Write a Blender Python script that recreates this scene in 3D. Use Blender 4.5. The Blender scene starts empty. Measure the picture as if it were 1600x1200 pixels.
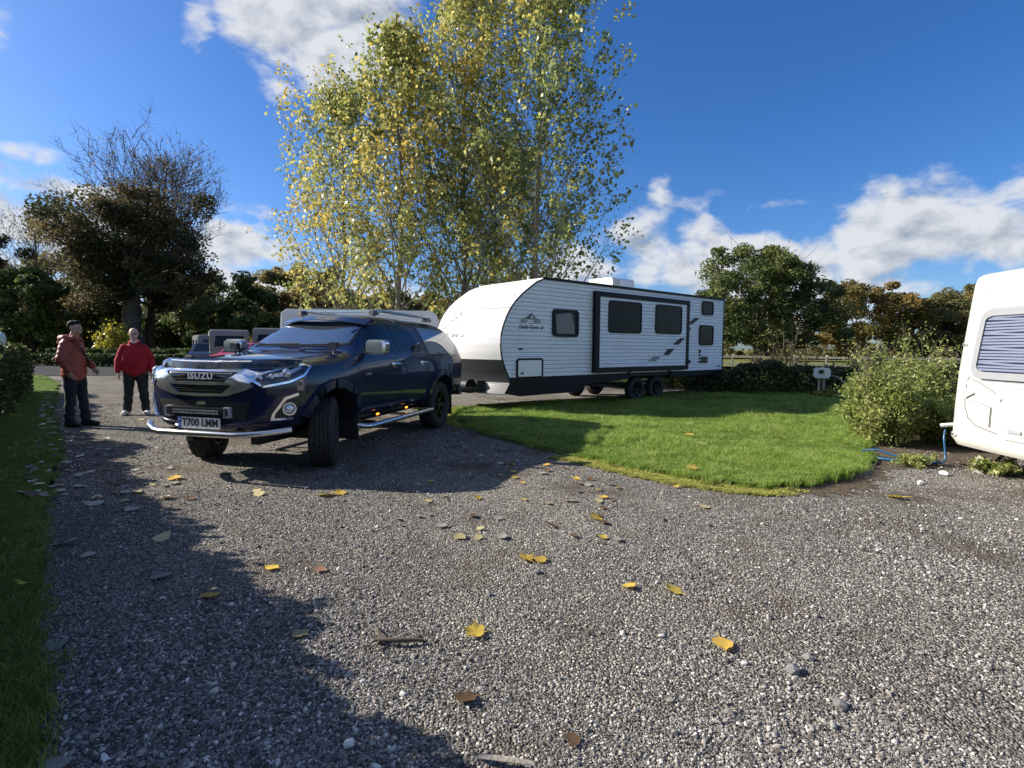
import bpy, bmesh, math, random
import numpy as np
from mathutils import Vector, Matrix
from mathutils.bvhtree import BVHTree

SC = bpy.context.scene
COL = SC.collection
R = math.radians

# ------------------------------------------------------------------ camera
F_PX, CAM_H, PITCH, ROLL = 850.0, 1.37, math.atan(58 / 850.0), 0.008
cam_d = bpy.data.cameras.new("camera")
cam = bpy.data.objects.new("camera", cam_d)
COL.objects.link(cam)
cam_d.sensor_width = 36.0
cam_d.lens = 36.0 * F_PX / 1600.0
cam_d.clip_start, cam_d.clip_end = 0.05, 2000.0
cam.location = (0, 0, CAM_H)
cam.rotation_euler = (Matrix.Rotation(R(90) - PITCH, 3, 'X') @ Matrix.Rotation(ROLL, 3, 'Z')).to_euler()
SC.camera = cam

# ------------------------------------------------------------------ exposure
SC.view_settings.view_transform = 'Standard'
SC.view_settings.look = 'None'
SC.view_settings.gamma = 1.0
SC.view_settings.use_curve_mapping = False
SC.view_settings.exposure = 0.95
SC.render.engine = 'CYCLES'
SC.cycles.max_bounces = 8
SC.cycles.diffuse_bounces = 2
SC.cycles.glossy_bounces = 3
SC.cycles.transmission_bounces = 4
SC.cycles.transparent_max_bounces = 6
SC.cycles.use_denoising = True

# ------------------------------------------------------------------ sun
SUN_EL = R(29.0)
SUN_AZ = R(281.3)          # clockwise from +Y
to_sun = Vector((math.cos(SUN_EL) * math.sin(SUN_AZ), math.cos(SUN_EL) * math.cos(SUN_AZ), math.sin(SUN_EL)))
sun_d = bpy.data.lights.new("sun", 'SUN')
sun_d.energy = 5.0
sun_d.angle = R(0.53)
sun_d.color = (1.0, 0.93, 0.82)
sun = bpy.data.objects.new("sun", sun_d)
COL.objects.link(sun)
sun.location = (-30, 5, 30)
sun.rotation_euler = to_sun.to_track_quat('Z', 'Y').to_euler()

# ------------------------------------------------------------------ sky with clouds
world = bpy.data.worlds.new("World")
SC.world = world
world.use_nodes = True
wt = world.node_tree
wt.nodes.clear()


def wn(t, **kw):
    n = wt.nodes.new(t)
    for k, v in kw.items():
        setattr(n, k, v)
    return n


def wl(a, b):
    wt.links.new(a, b)


def wm(op, a, b=None, c=None, clamp=False):
    n = wn('ShaderNodeMath', operation=op)
    n.use_clamp = clamp
    for i, v in enumerate((a, b, c)):
        if v is None:
            continue
        if isinstance(v, (int, float)):
            n.inputs[i].default_value = v
        else:
            wl(v, n.inputs[i])
    return n.outputs[0]


tc = wn('ShaderNodeTexCoord')
DIR = tc.outputs['Generated']
sep = wn('ShaderNodeSeparateXYZ')
wl(DIR, sep.inputs[0])
AZ = wm('ARCTAN2', sep.outputs[0], sep.outputs[1])
EL = wm('ARCSINE', sep.outputs[2])
# azimuth, elevation, half width, half height (degrees), weight of each cloud
CLOUDS = [
    (-21.0, 28.0, 6.8, 6.0, 1.1), (-15.5, 29.5, 8, 6.0, 1.2), (-22.5, 24.2, 3.2, 2.4, .8), (-24.5, 31.0, 4.0, 3.6, .7), (-19.0, 24.6, 4.4, 3.0, .95), (-14.0, 34.0, 12, 5, .8),
    (-29.3, 26.5, 1.3, 2.2, .42), (-43.0, 22.5, 1.6, 2.2, .5),
    (-41.0, 14.4, 1.9, .9, .62), (-43.5, 13.0, 3.0, .6, .5), (-43.5, 9.8, 5.5, 2.4, 1.3), (-39.0, 12.0, 5.0, 1.2, 1.0), (-37.5, 8.0, 5.5, 2.6, 1.3),
    (-46.0, 6.5, 9.0, 2.4, .8), (-26.5, 9.0, 6.5, 2.8, 1.1), (-26.0, 5.4, 7.5, 2.4, 1.2), (-32, 4.5, 9, 2.6, .7), (-25.0, 12.2, 3.8, .8, .42), (-15, 5, 9, 3.4, .8),
    (13.5, 10.0, 3.6, 4.2, .95), (18.5, 8.6, 4.4, 4.6, 1.25), (23.5, 7.6, 5.0, 4.2, 1.25), (28.0, 7.4, 4.8, 3.8, 1.2), (6, 8, 7, 4, .8), (18.0, 14.0, 2.6, 1.6, .46), (15.2, 14.6, 1.6, 2.2, .42), (24.0, 13.2, 3.5, .55, .34),
    (33.5, 9.4, 4.8, 5.0, 1.3), (37.5, 10.6, 4.0, 4.4, 1.3), (40.8, 8.3, 4.2, 3.6, 1.0), (44.0, 12.2, 4.0, 2.2, .72), (46.5, 8.0, 5.5, 3.0, .95), (33.0, 5.6, 6, 2.4, .9), (26, 4, 9, 2.6, .8),
]
field = None
for (a, e, ra, re_, w) in CLOUDS:
    u = wm('DIVIDE', wm('SUBTRACT', AZ, R(a)), R(ra))
    v = wm('DIVIDE', wm('SUBTRACT', EL, R(e)), R(re_))
    g = wm('MULTIPLY', wm('SUBTRACT', 1.0, wm('ADD', wm('MULTIPLY', u, u), wm('MULTIPLY', v, v))), w)
    field = g if field is None else wm('SMOOTH_MAX', field, g, 0.25)
# beyond the mapped clouds the same sort of broken cloud goes on round the sky
mp0 = wn('ShaderNodeMapping')
mp0.inputs['Scale'].default_value = (1, 1, 2.2)
wl(DIR, mp0.inputs['Vector'])
n_big = wn('ShaderNodeTexNoise')
n_big.inputs['Scale'].default_value = 2.3
n_big.inputs['Detail'].default_value = 3
wl(mp0.outputs[0], n_big.inputs['Vector'])
behind = wm('MULTIPLY', wm('SUBTRACT', wm('ABSOLUTE', AZ), R(52)), 2.2, clamp=True)
rest = wm('SUBTRACT', wm('MULTIPLY', wm('SUBTRACT', n_big.outputs['Fac'], 0.44), 4.0), wm('MULTIPLY', wm('SUBTRACT', 1.0, behind), 4.0))
field = wm('MAXIMUM', field, rest)
field = wm('MAXIMUM', field, -1.2)


def fbm(off):
    m = wn('ShaderNodeMapping')
    m.inputs['Scale'].default_value = (1, 1, 1.7)
    m.inputs['Location'].default_value = off
    wl(DIR, m.inputs['Vector'])
    n = wn('ShaderNodeTexNoise')
    n.inputs['Scale'].default_value = 11.0
    n.inputs['Detail'].default_value = 9
    n.inputs['Roughness'].default_value = 0.56
    n.inputs['Distortion'].default_value = 0.25
    wl(m.outputs[0], n.inputs['Vector'])
    return n.outputs['Fac']


f0 = fbm((0.3, 0, 0))
f1 = fbm((0.3 - 0.022, 0.004, 0.03))
dens = wm('ADD', wm('MULTIPLY', field, 0.90), wm('MULTIPLY', wm('SUBTRACT', f0, 0.5), 3.4))
dens = wm('SUBTRACT', dens, 0.08)
mr = wn('ShaderNodeMapRange')
mr.interpolation_type = 'SMOOTHSTEP'
mr.inputs['From Min'].default_value = 0.0
mr.inputs['From Max'].default_value = 0.85
wl(dens, mr.inputs['Value'])
cover = wm('MULTIPLY', mr.outputs[0], 0.97)
# thick parts go grey, the side turned to the sun stays white
lit = wm('ADD', wm('MULTIPLY', wm('SUBTRACT', f0, f1), 3.6), 0.74)
lit = wm('SUBTRACT', lit, wm('MULTIPLY', wm('SUBTRACT', dens, 0.75), 0.42), clamp=True)
cr = wn('ShaderNodeValToRGB')
cr.color_ramp.elements[0].position = 0.05
cr.color_ramp.elements[0].color = (0.34, 0.40, 0.50, 1)
cr.color_ramp.elements[1].position = 0.85
cr.color_ramp.elements[1].color = (0.74, 0.765, 0.81, 1)
wl(lit, cr.inputs[0])
sky = wn('ShaderNodeTexSky')
sky.sky_type = 'NISHITA'
sky.sun_disc = False
sky.sun_elevation = SUN_EL
sky.sun_rotation = SUN_AZ
sky.altitude = 300
sky.air_density = 1.0
sky.dust_density = 1.1
sky.ozone_density = 4.0
hs = wn('ShaderNodeHueSaturation')
hs.inputs['Saturation'].default_value = 1.22
wl(sky.outputs[0], hs.inputs['Color'])
bg_sky = wn('ShaderNodeBackground')
bg_sky.inputs['Strength'].default_value = 0.068
tint = wn('ShaderNodeMix', data_type='RGBA', blend_type='MULTIPLY')
tint.inputs['Factor'].default_value = 1.0
tint.inputs['B'].default_value = (0.82, 0.95, 1.20, 1)      # the camera's cool white balance
wl(hs.outputs[0], tint.inputs['A'])
wl(tint.outputs['Result'], bg_sky.inputs['Color'])
bg_cl = wn('ShaderNodeBackground')
bg_cl.inputs['Strength'].default_value = 0.53
wl(cr.outputs[0], bg_cl.inputs['Color'])
mx = wn('ShaderNodeMixShader')
wl(cover, mx.inputs[0])
wl(bg_sky.outputs[0], mx.inputs[1])
wl(bg_cl.outputs[0], mx.inputs[2])
wo = wn('ShaderNodeOutputWorld')
wl(mx.outputs[0], wo.inputs['Surface'])
world.cycles.sampling_method = 'MANUAL'
world.cycles.sample_map_resolution = 512

# ------------------------------------------------------------------ helpers
def tag(o, label=None, cat=None, group=None, kind=None):
    if label: o['label'] = label
    if cat: o['category'] = cat
    if group: o['group'] = group
    if kind: o['kind'] = kind
    return o


def thing(name, loc, rz, label, cat, group=None):
    o = bpy.data.objects.new(name, None)
    COL.objects.link(o)
    o.location = loc
    o.rotation_euler = (0, 0, rz)
    o.empty_display_size = 0.2
    return tag(o, label, cat, group)


def link(name, me, m=None, parent=None):
    o = bpy.data.objects.new(name, me)
    COL.objects.link(o)
    if m is not None:
        me.materials.clear()
        me.materials.append(m)
    if parent is not None:
        o.parent = parent
    return o


def smooth(me, ang=40):
    me.polygons.foreach_set('use_smooth', [True] * len(me.polygons))
    if ang is not None and ang < 180:
        me.set_sharp_from_angle(angle=R(ang))


class MB:
    """collects vertices and faces of ONE mesh"""
    def __init__(s):
        s.v, s.f = [], []

    def add(s, vs, fs):
        b = len(s.v)
        s.v += [tuple(q) for q in vs]
        s.f += [tuple(i + b for i in q) for q in fs]
        return s

    def box(s, c, d, rot=None, taper=1.0):
        x, y, z = d[0] / 2, d[1] / 2, d[2] / 2
        vs = [Vector((sx * x * (taper if sz > 0 else 1), sy * y * (taper if sz > 0 else 1), sz * z)) for sz in (-1, 1) for sx, sy in ((-1, -1), (1, -1), (1, 1), (-1, 1))]
        if rot is not None:
            vs = [rot @ q for q in vs]
        vs = [q + Vector(c) for q in vs]
        return s.add(vs, [(3, 2, 1, 0), (4, 5, 6, 7), (0, 1, 5, 4), (1, 2, 6, 5), (2, 3, 7, 6), (3, 0, 4, 7)])

    def tube(s, pts, rad, n=8, cap=True, flat=1.0):
        pts = [Vector(q) for q in pts]
        if not hasattr(rad, '__len__'):
            rad = [rad] * len(pts)
        vs, fs = [], []
        up = Vector((0, 0, 1))
        for i, q in enumerate(pts):
            t = (pts[min(i + 1, len(pts) - 1)] - pts[max(i - 1, 0)])
            t = t.normalized() if t.length > 1e-9 else Vector((0, 0, 1))
            a = t.cross(up)
            if a.length < 1e-3:
                a = t.cross(Vector((0, 1, 0)))
            a.normalize()
            b = t.cross(a).normalized()
            for k in range(n):
                th = 2 * math.pi * k / n
                vs.append(q + (a * math.cos(th) + b * math.sin(th) * flat) * rad[i])
        for i in range(len(pts) - 1):
            for k in range(n):
                k2 = (k + 1) % n
                fs.append((i * n + k, i * n + k2, (i + 1) * n + k2, (i + 1) * n + k))
        if cap:
            fs.append(tuple(range(n - 1, -1, -1)))
            fs.append(tuple((len(pts) - 1) * n + k for k in range(n)))
        return s.add(vs, fs)

    def lathe(s, prof, n=24, axis='y', c=(0, 0, 0), jit=None):
        """prof: list of (radius, along axis)"""
        vs, fs = [], []
        m = len(prof)
        for k in range(n):
            th = 2 * math.pi * k / n
            for j, (r, h) in enumerate(prof):
                if jit: r += jit(k, j)
                a, b = r * math.cos(th), r * math.sin(th)
                q = {'y': (a, h, b), 'x': (h, a, b), 'z': (a, b, h)}[axis]
                vs.append((q[0] + c[0], q[1] + c[1], q[2] + c[2]))
        for k in range(n):
            k2 = (k + 1) % n
            for j in range(m - 1):
                fs.append((k * m + j, k2 * m + j, k2 * m + j + 1, k * m + j + 1))
        return s.add(vs, fs)

    def plate(s, poly, lo, hi, axis='y'):
        """polygon extruded between lo and hi along an axis; 2D is (x,z) for y, (y,z) for x, (x,y) for z"""
        n = len(poly)
        def P(u, v, w):
            return {'y': (u, w, v), 'x': (w, u, v), 'z': (u, v, w)}[axis]
        vs = [P(u, v, lo) for u, v in poly] + [P(u, v, hi) for u, v in poly]
        fs = [tuple(range(n)), tuple(range(2 * n - 1, n - 1, -1))]
        fs += [(i, n + i, n + (i + 1) % n, (i + 1) % n) for i in range(n)]
        return s.add(vs, fs)

    def ring(s, outer, inner, lo, hi, axis='y'):
        n = len(outer)
        for i in range(n):
            j = (i + 1) % n
            s.plate([outer[i], outer[j], inner[j], inner[i]], lo, hi, axis)
        return s

    def mesh(s, name):
        me = bpy.data.meshes.new(name)
        me.from_pydata(s.v, [], s.f)
        bm = bmesh.new()
        bm.from_mesh(me)
        bmesh.ops.recalc_face_normals(bm, faces=bm.faces)
        bm.to_mesh(me)
        bm.free()
        return me

    def build(s, name, m, parent=None, ang=40):
        me = s.mesh(name)
        if ang is not None:
            smooth(me, ang)
        return link(name, me, m, parent)


def rrect(x0, z0, x1, z1, r, n=4):
    """rounded rectangle outline"""
    if x0 > x1: x0, x1 = x1, x0
    if z0 > z1: z0, z1 = z1, z0
    out = []
    for cx, cz, a0 in ((x1 - r, z1 - r, 0), (x0 + r, z1 - r, 90), (x0 + r, z0 + r, 180), (x1 - r, z0 + r, 270)):
        for k in range(n + 1):
            a = R(a0 + 90 * k / n)
            out.append((cx + r * math.cos(a), cz + r * math.sin(a)))
    return out


def inset(poly, d):
    n = len(poly)
    area = sum(poly[i][0] * poly[(i + 1) % n][1] - poly[(i + 1) % n][0] * poly[i][1] for i in range(n))
    sg = 1 if area > 0 else -1
    out = []
    for i in range(n):
        p, q, r_ = Vector(poly[i - 1]), Vector(poly[i]), Vector(poly[(i + 1) % n])
        a, b = (q - p), (r_ - q)
        a = a.normalized() if a.length > 1e-9 else b.normalized()
        b = b.normalized() if b.length > 1e-9 else a
        na, nb = Vector((-a.y, a.x)) * sg, Vector((-b.y, b.x)) * sg
        m = na + nb
        m = m / max(0.35, 1 + na.dot(nb))
        out.append(tuple(q + m * d))
    return out


def ring_polys(poly, w):
    inn = inset(poly, w)
    n = len(poly)
    return [[poly[i], poly[(i + 1) % n], inn[(i + 1) % n], inn[i]] for i in range(n)]


def line_polys(pts, w):
    out = []
    for a, b in zip(pts[:-1], pts[1:]):
        a, b = Vector(a), Vector(b)
        t = (b - a).normalized()
        n = Vector((-t.y, t.x)) * (w / 2)
        e = t * (w * 0.3)
        out.append([tuple(a + n - e), tuple(b + n + e), tuple(b - n + e), tuple(a - n - e)])
    return out


def patch(name, polys, ray, bvh, m, parent, off=0.004, thick=0.01, cell=0.05, ang=40):
    """lays flat polygons onto a curved body: every vertex is cast along its ray onto the body"""
    out = bmesh.new()
    for poly in polys:
        bm = bmesh.new()
        f = bm.faces.new([bm.verts.new((u, v, 0)) for u, v in poly])
        us, vs_ = [p[0] for p in poly], [p[1] for p in poly]
        for ax, lo, hi in ((0, min(us), max(us)), (1, min(vs_), max(vs_))):
            k = math.ceil(lo / cell + 1e-6) * cell
            while k < hi - 1e-6:
                co = (k, 0, 0) if ax == 0 else (0, k, 0)
                no = (1, 0, 0) if ax == 0 else (0, 1, 0)
                bmesh.ops.bisect_plane(bm, geom=bm.verts[:] + bm.edges[:] + bm.faces[:], plane_co=co, plane_no=no)
                k += cell
        front, back = {}, {}
        for v in bm.verts:
            o, d = ray(v.co.x, v.co.y)
            h = bvh.ray_cast(Vector(o), Vector(d))
            loc = h[0]
            if loc is None:
                loc = bvh.find_nearest(Vector(o) + Vector(d) * 1.0)[0]
            dn = Vector(d).normalized()
            front[v] = out.verts.new(loc - dn * off)
            back[v] = out.verts.new(loc - dn * (off - thick))
        for f in bm.faces:
            out.faces.new([front[v] for v in f.verts])
            out.faces.new([back[v] for v in reversed(f.verts)])
        for e in bm.edges:
            if len(e.link_faces) == 1:
                a, b = e.verts
                out.faces.new([front[a], front[b], back[b], back[a]])
        bm.free()
    bmesh.ops.recalc_face_normals(out, faces=out.faces)
    me = bpy.data.meshes.new(name)
    out.to_mesh(me)
    out.free()
    smooth(me, ang)
    return link(name, me, m, parent)


def text_mesh(txt, size, depth=0.002, shear=0.0, spacing=1.0, bold=0.0):
    cu = bpy.data.curves.new('lettering', 'FONT')
    cu.body = txt
    cu.size = size
    cu.extrude = depth
    cu.shear = shear
    cu.offset = bold
    cu.space_character = spacing
    cu.align_x = 'CENTER'
    cu.align_y = 'CENTER'
    cu.resolution_u = 2
    o = bpy.data.objects.new('lettering', cu)
    COL.objects.link(o)
    dg = bpy.context.evaluated_depsgraph_get()
    me = bpy.data.meshes.new_from_object(o.evaluated_get(dg))
    bpy.data.objects.remove(o)
    bpy.data.curves.remove(cu)
    return me


def baked(o):
    """mesh of an object with its modifiers applied"""
    dg = bpy.context.evaluated_depsgraph_get()
    dg.update()
    return bpy.data.meshes.new_from_object(o.evaluated_get(dg))


# ------------------------------------------------------------------ materials
def mat(name, col, rough=0.5, metal=0.0, coat=0.0, var=0.0, scale=20.0, bump=0.0, bscale=60.0, emis=None, spec=0.5, dirt=None):
    m = bpy.data.materials.new(name)
    m.use_nodes = True
    nt = m.node_tree
    b = nt.nodes['Principled BSDF']
    b.inputs['Base Color'].default_value = (*col, 1)
    b.inputs['Roughness'].default_value = rough
    b.inputs['Metallic'].default_value = metal
    b.inputs['Coat Weight'].default_value = coat
    b.inputs['Coat Roughness'].default_value = 0.03
    b.inputs['Specular IOR Level'].default_value = spec
    tco = nt.nodes.new('ShaderNodeTexCoord')
    if var:
        n = nt.nodes.new('ShaderNodeTexNoise')
        n.inputs['Scale'].default_value = scale
        n.inputs['Detail'].default_value = 6
        nt.links.new(tco.outputs['Object'], n.inputs['Vector'])
        mixn = nt.nodes.new('ShaderNodeMix')
        mixn.data_type = 'RGBA'
        mixn.inputs['A'].default_value = (*[c * (1 - var) for c in col], 1)
        mixn.inputs['B'].default_value = (*[min(1, c * (1 + var)) for c in col], 1)
        nt.links.new(n.outputs['Fac'], mixn.inputs['Factor'])
        last = mixn.outputs['Result']
        if dirt:
            n2 = nt.nodes.new('ShaderNodeTexNoise')
            n2.inputs['Scale'].default_value = 2.3
            n2.inputs['Detail'].default_value = 8
            n2.inputs['Roughness'].default_value = 0.7
            nt.links.new(tco.outputs['Object'], n2.inputs['Vector'])
            r2 = nt.nodes.new('ShaderNodeMapRange')
            r2.inputs['From Min'].default_value = 0.48
            r2.inputs['From Max'].default_value = 0.75
            r2.inputs['To Max'].default_value = dirt[1]
            nt.links.new(n2.outputs['Fac'], r2.inputs['Value'])
            m2 = nt.nodes.new('ShaderNodeMix')
            m2.data_type = 'RGBA'
            m2.inputs['B'].default_value = (*dirt[0], 1)
            nt.links.new(last, m2.inputs['A'])
            nt.links.new(r2.outputs[0], m2.inputs['Factor'])
            last = m2.outputs['Result']
        nt.links.new(last, b.inputs['Base Color'])
    if bump:
        n = nt.nodes.new('ShaderNodeTexNoise')
        n.inputs['Scale'].default_value = bscale
        n.inputs['Detail'].default_value = 4
        nt.links.new(tco.outputs['Object'], n.inputs['Vector'])
        bp = nt.nodes.new('ShaderNodeBump')
        bp.inputs['Strength'].default_value = bump
        bp.inputs['Distance'].default_value = 0.02
        nt.links.new(n.outputs['Fac'], bp.inputs['Height'])
        nt.links.new(bp.outputs[0], b.inputs['Normal'])
    if emis:
        b.inputs['Emission Color'].default_value = (*emis[0], 1)
        b.inputs['Emission Strength'].default_value = emis[1]
    return m


def leaf_mat(name, rough=0.55, trans=0.35, random_tint=0.0, base=None):
    """leaf colour from the mesh's colour attribute (or a base colour), part of the light shining through"""
    m = bpy.data.materials.new(name)
    m.use_nodes = True
    nt = m.node_tree
    b = nt.nodes['Principled BSDF']
    b.inputs['Roughness'].default_value = rough
    b.inputs['Specular IOR Level'].default_value = 0.35
    if base is None:
        at_ = nt.nodes.new('ShaderNodeAttribute')
        at_.attribute_name = 'tint'
        src = at_.outputs['Color']
    else:
        oi = nt.nodes.new('ShaderNodeObjectInfo')
        rp = nt.nodes.new('ShaderNodeValToRGB')
        rp.color_ramp.elements[0].color = (*base[0], 1)
        rp.color_ramp.elements[1].color = (*base[-1], 1)
        for k, c in enumerate(base[1:-1]):
            e = rp.color_ramp.elements.new((k + 1) / (len(base) - 1))
            e.color = (*c, 1)
        nt.links.new(oi.outputs['Random'], rp.inputs[0])
        src = rp.outputs[0]
    nt.links.new(src, b.inputs['Base Color'])
    tr = nt.nodes.new('ShaderNodeBsdfTranslucent')
    nt.links.new(src, tr.inputs['Color'])
    ms = nt.nodes.new('ShaderNodeMixShader')
    ms.inputs[0].default_value = trans
    nt.links.new(b.outputs[0], ms.inputs[1])
    nt.links.new(tr.outputs[0], ms.inputs[2])
    nt.links.new(ms.outputs[0], nt.nodes['Material Output'].inputs['Surface'])
    return m


M = {}
M['navy'] = mat('navy_paint', (0.003, 0.008, 0.036), 0.40, 0.0, 1.0, 0.10, 300, spec=.15, dirt=((0.05, 0.046, 0.04), .16))
M['navy_dusty'] = mat('navy_paint_arch', (0.010, 0.016, 0.045), 0.42, 0.1, 0.6, 0.3, 30)
M['chrome'] = mat('chrome', (0.90, 0.91, 0.92), 0.14, 0.90)
M['chrome_bright'] = mat('chrome_badge', (0.80, 0.81, 0.83), 0.35, 0.3)
M['steel'] = mat('brushed_steel', (0.62, 0.62, 0.63), 0.24, 1.0, 0, 0.1, 60)
M['black_gloss'] = mat('black_gloss', (0.012, 0.012, 0.014), 0.08, 0, 0.5)
M['black_plastic'] = mat('black_plastic', (0.018, 0.018, 0.019), 0.45, 0, 0, 0.3, 40)
M['black_trim'] = mat('black_trim', (0.010, 0.011, 0.013), 0.5, spec=0.2)
M['rubber'] = mat('tyre_rubber', (0.022, 0.021, 0.020), 0.8, 0, 0, 0.35, 25, 0.15, 120)
M['rubber_dusty'] = mat('dusty_rubber', (0.045, 0.042, 0.038), 0.9, 0, 0, 0.4, 12)
M['rim_black'] = mat('black_alloy', (0.015, 0.015, 0.017), 0.25, 0.6)
M['glass_dark'] = mat('tinted_glass', (0.008, 0.010, 0.012), 0.03, 0, 0.0, spec=0.5)
M['glass_sheen'] = mat('canopy_glass_sheen', (0.17, 0.175, 0.18), 0.04, 0, 0.6, spec=0.8)  # grey base colour stands in for bright reflections in the canopy window
M['glass_smoked'] = mat('smoked_glass', (0.008, 0.009, 0.010), 0.12, 0, 0.0, spec=0.10)
M['glass_ws'] = mat('windscreen_glass', (0.050, 0.060, 0.070), 0.02, 0, 1.0, spec=1.0)
for q in ('glass_ws', 'glass_sheen'):
    M[q].node_tree.nodes['Principled BSDF'].inputs['IOR'].default_value = 2.3
M['lamp_glass'] = mat('lamp_glass', (0.55, 0.57, 0.6), 0.05, 0.5, 1.0)
M['lamp_dark'] = mat('lamp_housing', (0.035, 0.04, 0.045), 0.10, 0.2, 1.0)
M['white_cap'] = mat('white_moulding', (0.66, 0.655, 0.64), 0.32, 0, 0.25, 0.02, 8, dirt=((0.48, 0.46, 0.41), .22))
M['white_side'] = mat('white_siding', (0.80, 0.805, 0.80), 0.32, 0, 0.5, 0.03, 5, dirt=((0.50, 0.49, 0.45), .30))
M['white_van'] = mat('white_caravan_shell', (0.60, 0.58, 0.53), 0.28, 0, 0.4, 0.03, 6, dirt=((0.40, 0.38, 0.32), .30))
M['grey_plastic'] = mat('grey_plastic', (0.30, 0.31, 0.32), 0.4)
M['grey_panel'] = mat('grey_panel', (0.11, 0.112, 0.115), 0.35, 0, 0, 0.08, 6)
M['dark_metal'] = mat('dark_chassis', (0.014, 0.014, 0.015), 0.6, 0, 0, 0.3, 20)
M['charcoal'] = mat('charcoal_decal', (0.035, 0.038, 0.043), 0.5, spec=.25)
M['decal_grey'] = mat('grey_decal', (0.24, 0.26, 0.25), 0.4)
M['logo_pale'] = mat('pale_grey_print', (0.11, 0.11, 0.12), 0.5)
M['plate'] = mat('number_plate', (0.78, 0.78, 0.76), 0.35)
M['plate_blue'] = mat('plate_blue', (0.02, 0.06, 0.35), 0.35)
M['ink'] = mat('black_ink', (0.012, 0.012, 0.013), 0.4)
M['white_print'] = mat('white_print', (0.75, 0.75, 0.75), 0.4)
M['amber'] = mat('lit_amber_marker', (0.9, 0.3, 0.03), 0.3, emis=((1.0, 0.28, 0.02), 2.0))
M['red_lamp'] = mat('red_lamp', (0.35, 0.01, 0.01), 0.12, 0, 0.6)
M['wood_grey'] = mat('weathered_wood', (0.30, 0.27, 0.22), 0.85, 0, 0, 0.35, 14, 0.4, 40)
M['wood_fence'] = mat('fence_wood', (0.50, 0.44, 0.34), 0.85, 0, 0, 0.25, 8)
M['wood_pale'] = mat('pale_timber', (0.58, 0.54, 0.46), 0.8, 0, 0, 0.2, 12)
M['bark'] = mat('bark', (0.085, 0.07, 0.055), 0.9, 0, 0, 0.5, 9, 0.8, 14)
M['bark_pale'] = mat('poplar_bark', (0.19, 0.17, 0.13), 0.85, 0, 0, 0.45, 7, 0.5, 18)
M['twig'] = mat('twig_bark', (0.10, 0.075, 0.055), 0.9, 0, 0, 0.3, 10)
M['leaf'] = leaf_mat('leaf', .42, .46)
M['leaf_dull'] = leaf_mat('leaf_dull', 0.65, 0.42)

# ------------------------------------------------------------------ ground
rng = np.random.default_rng(7)
random.seed(7)


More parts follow.
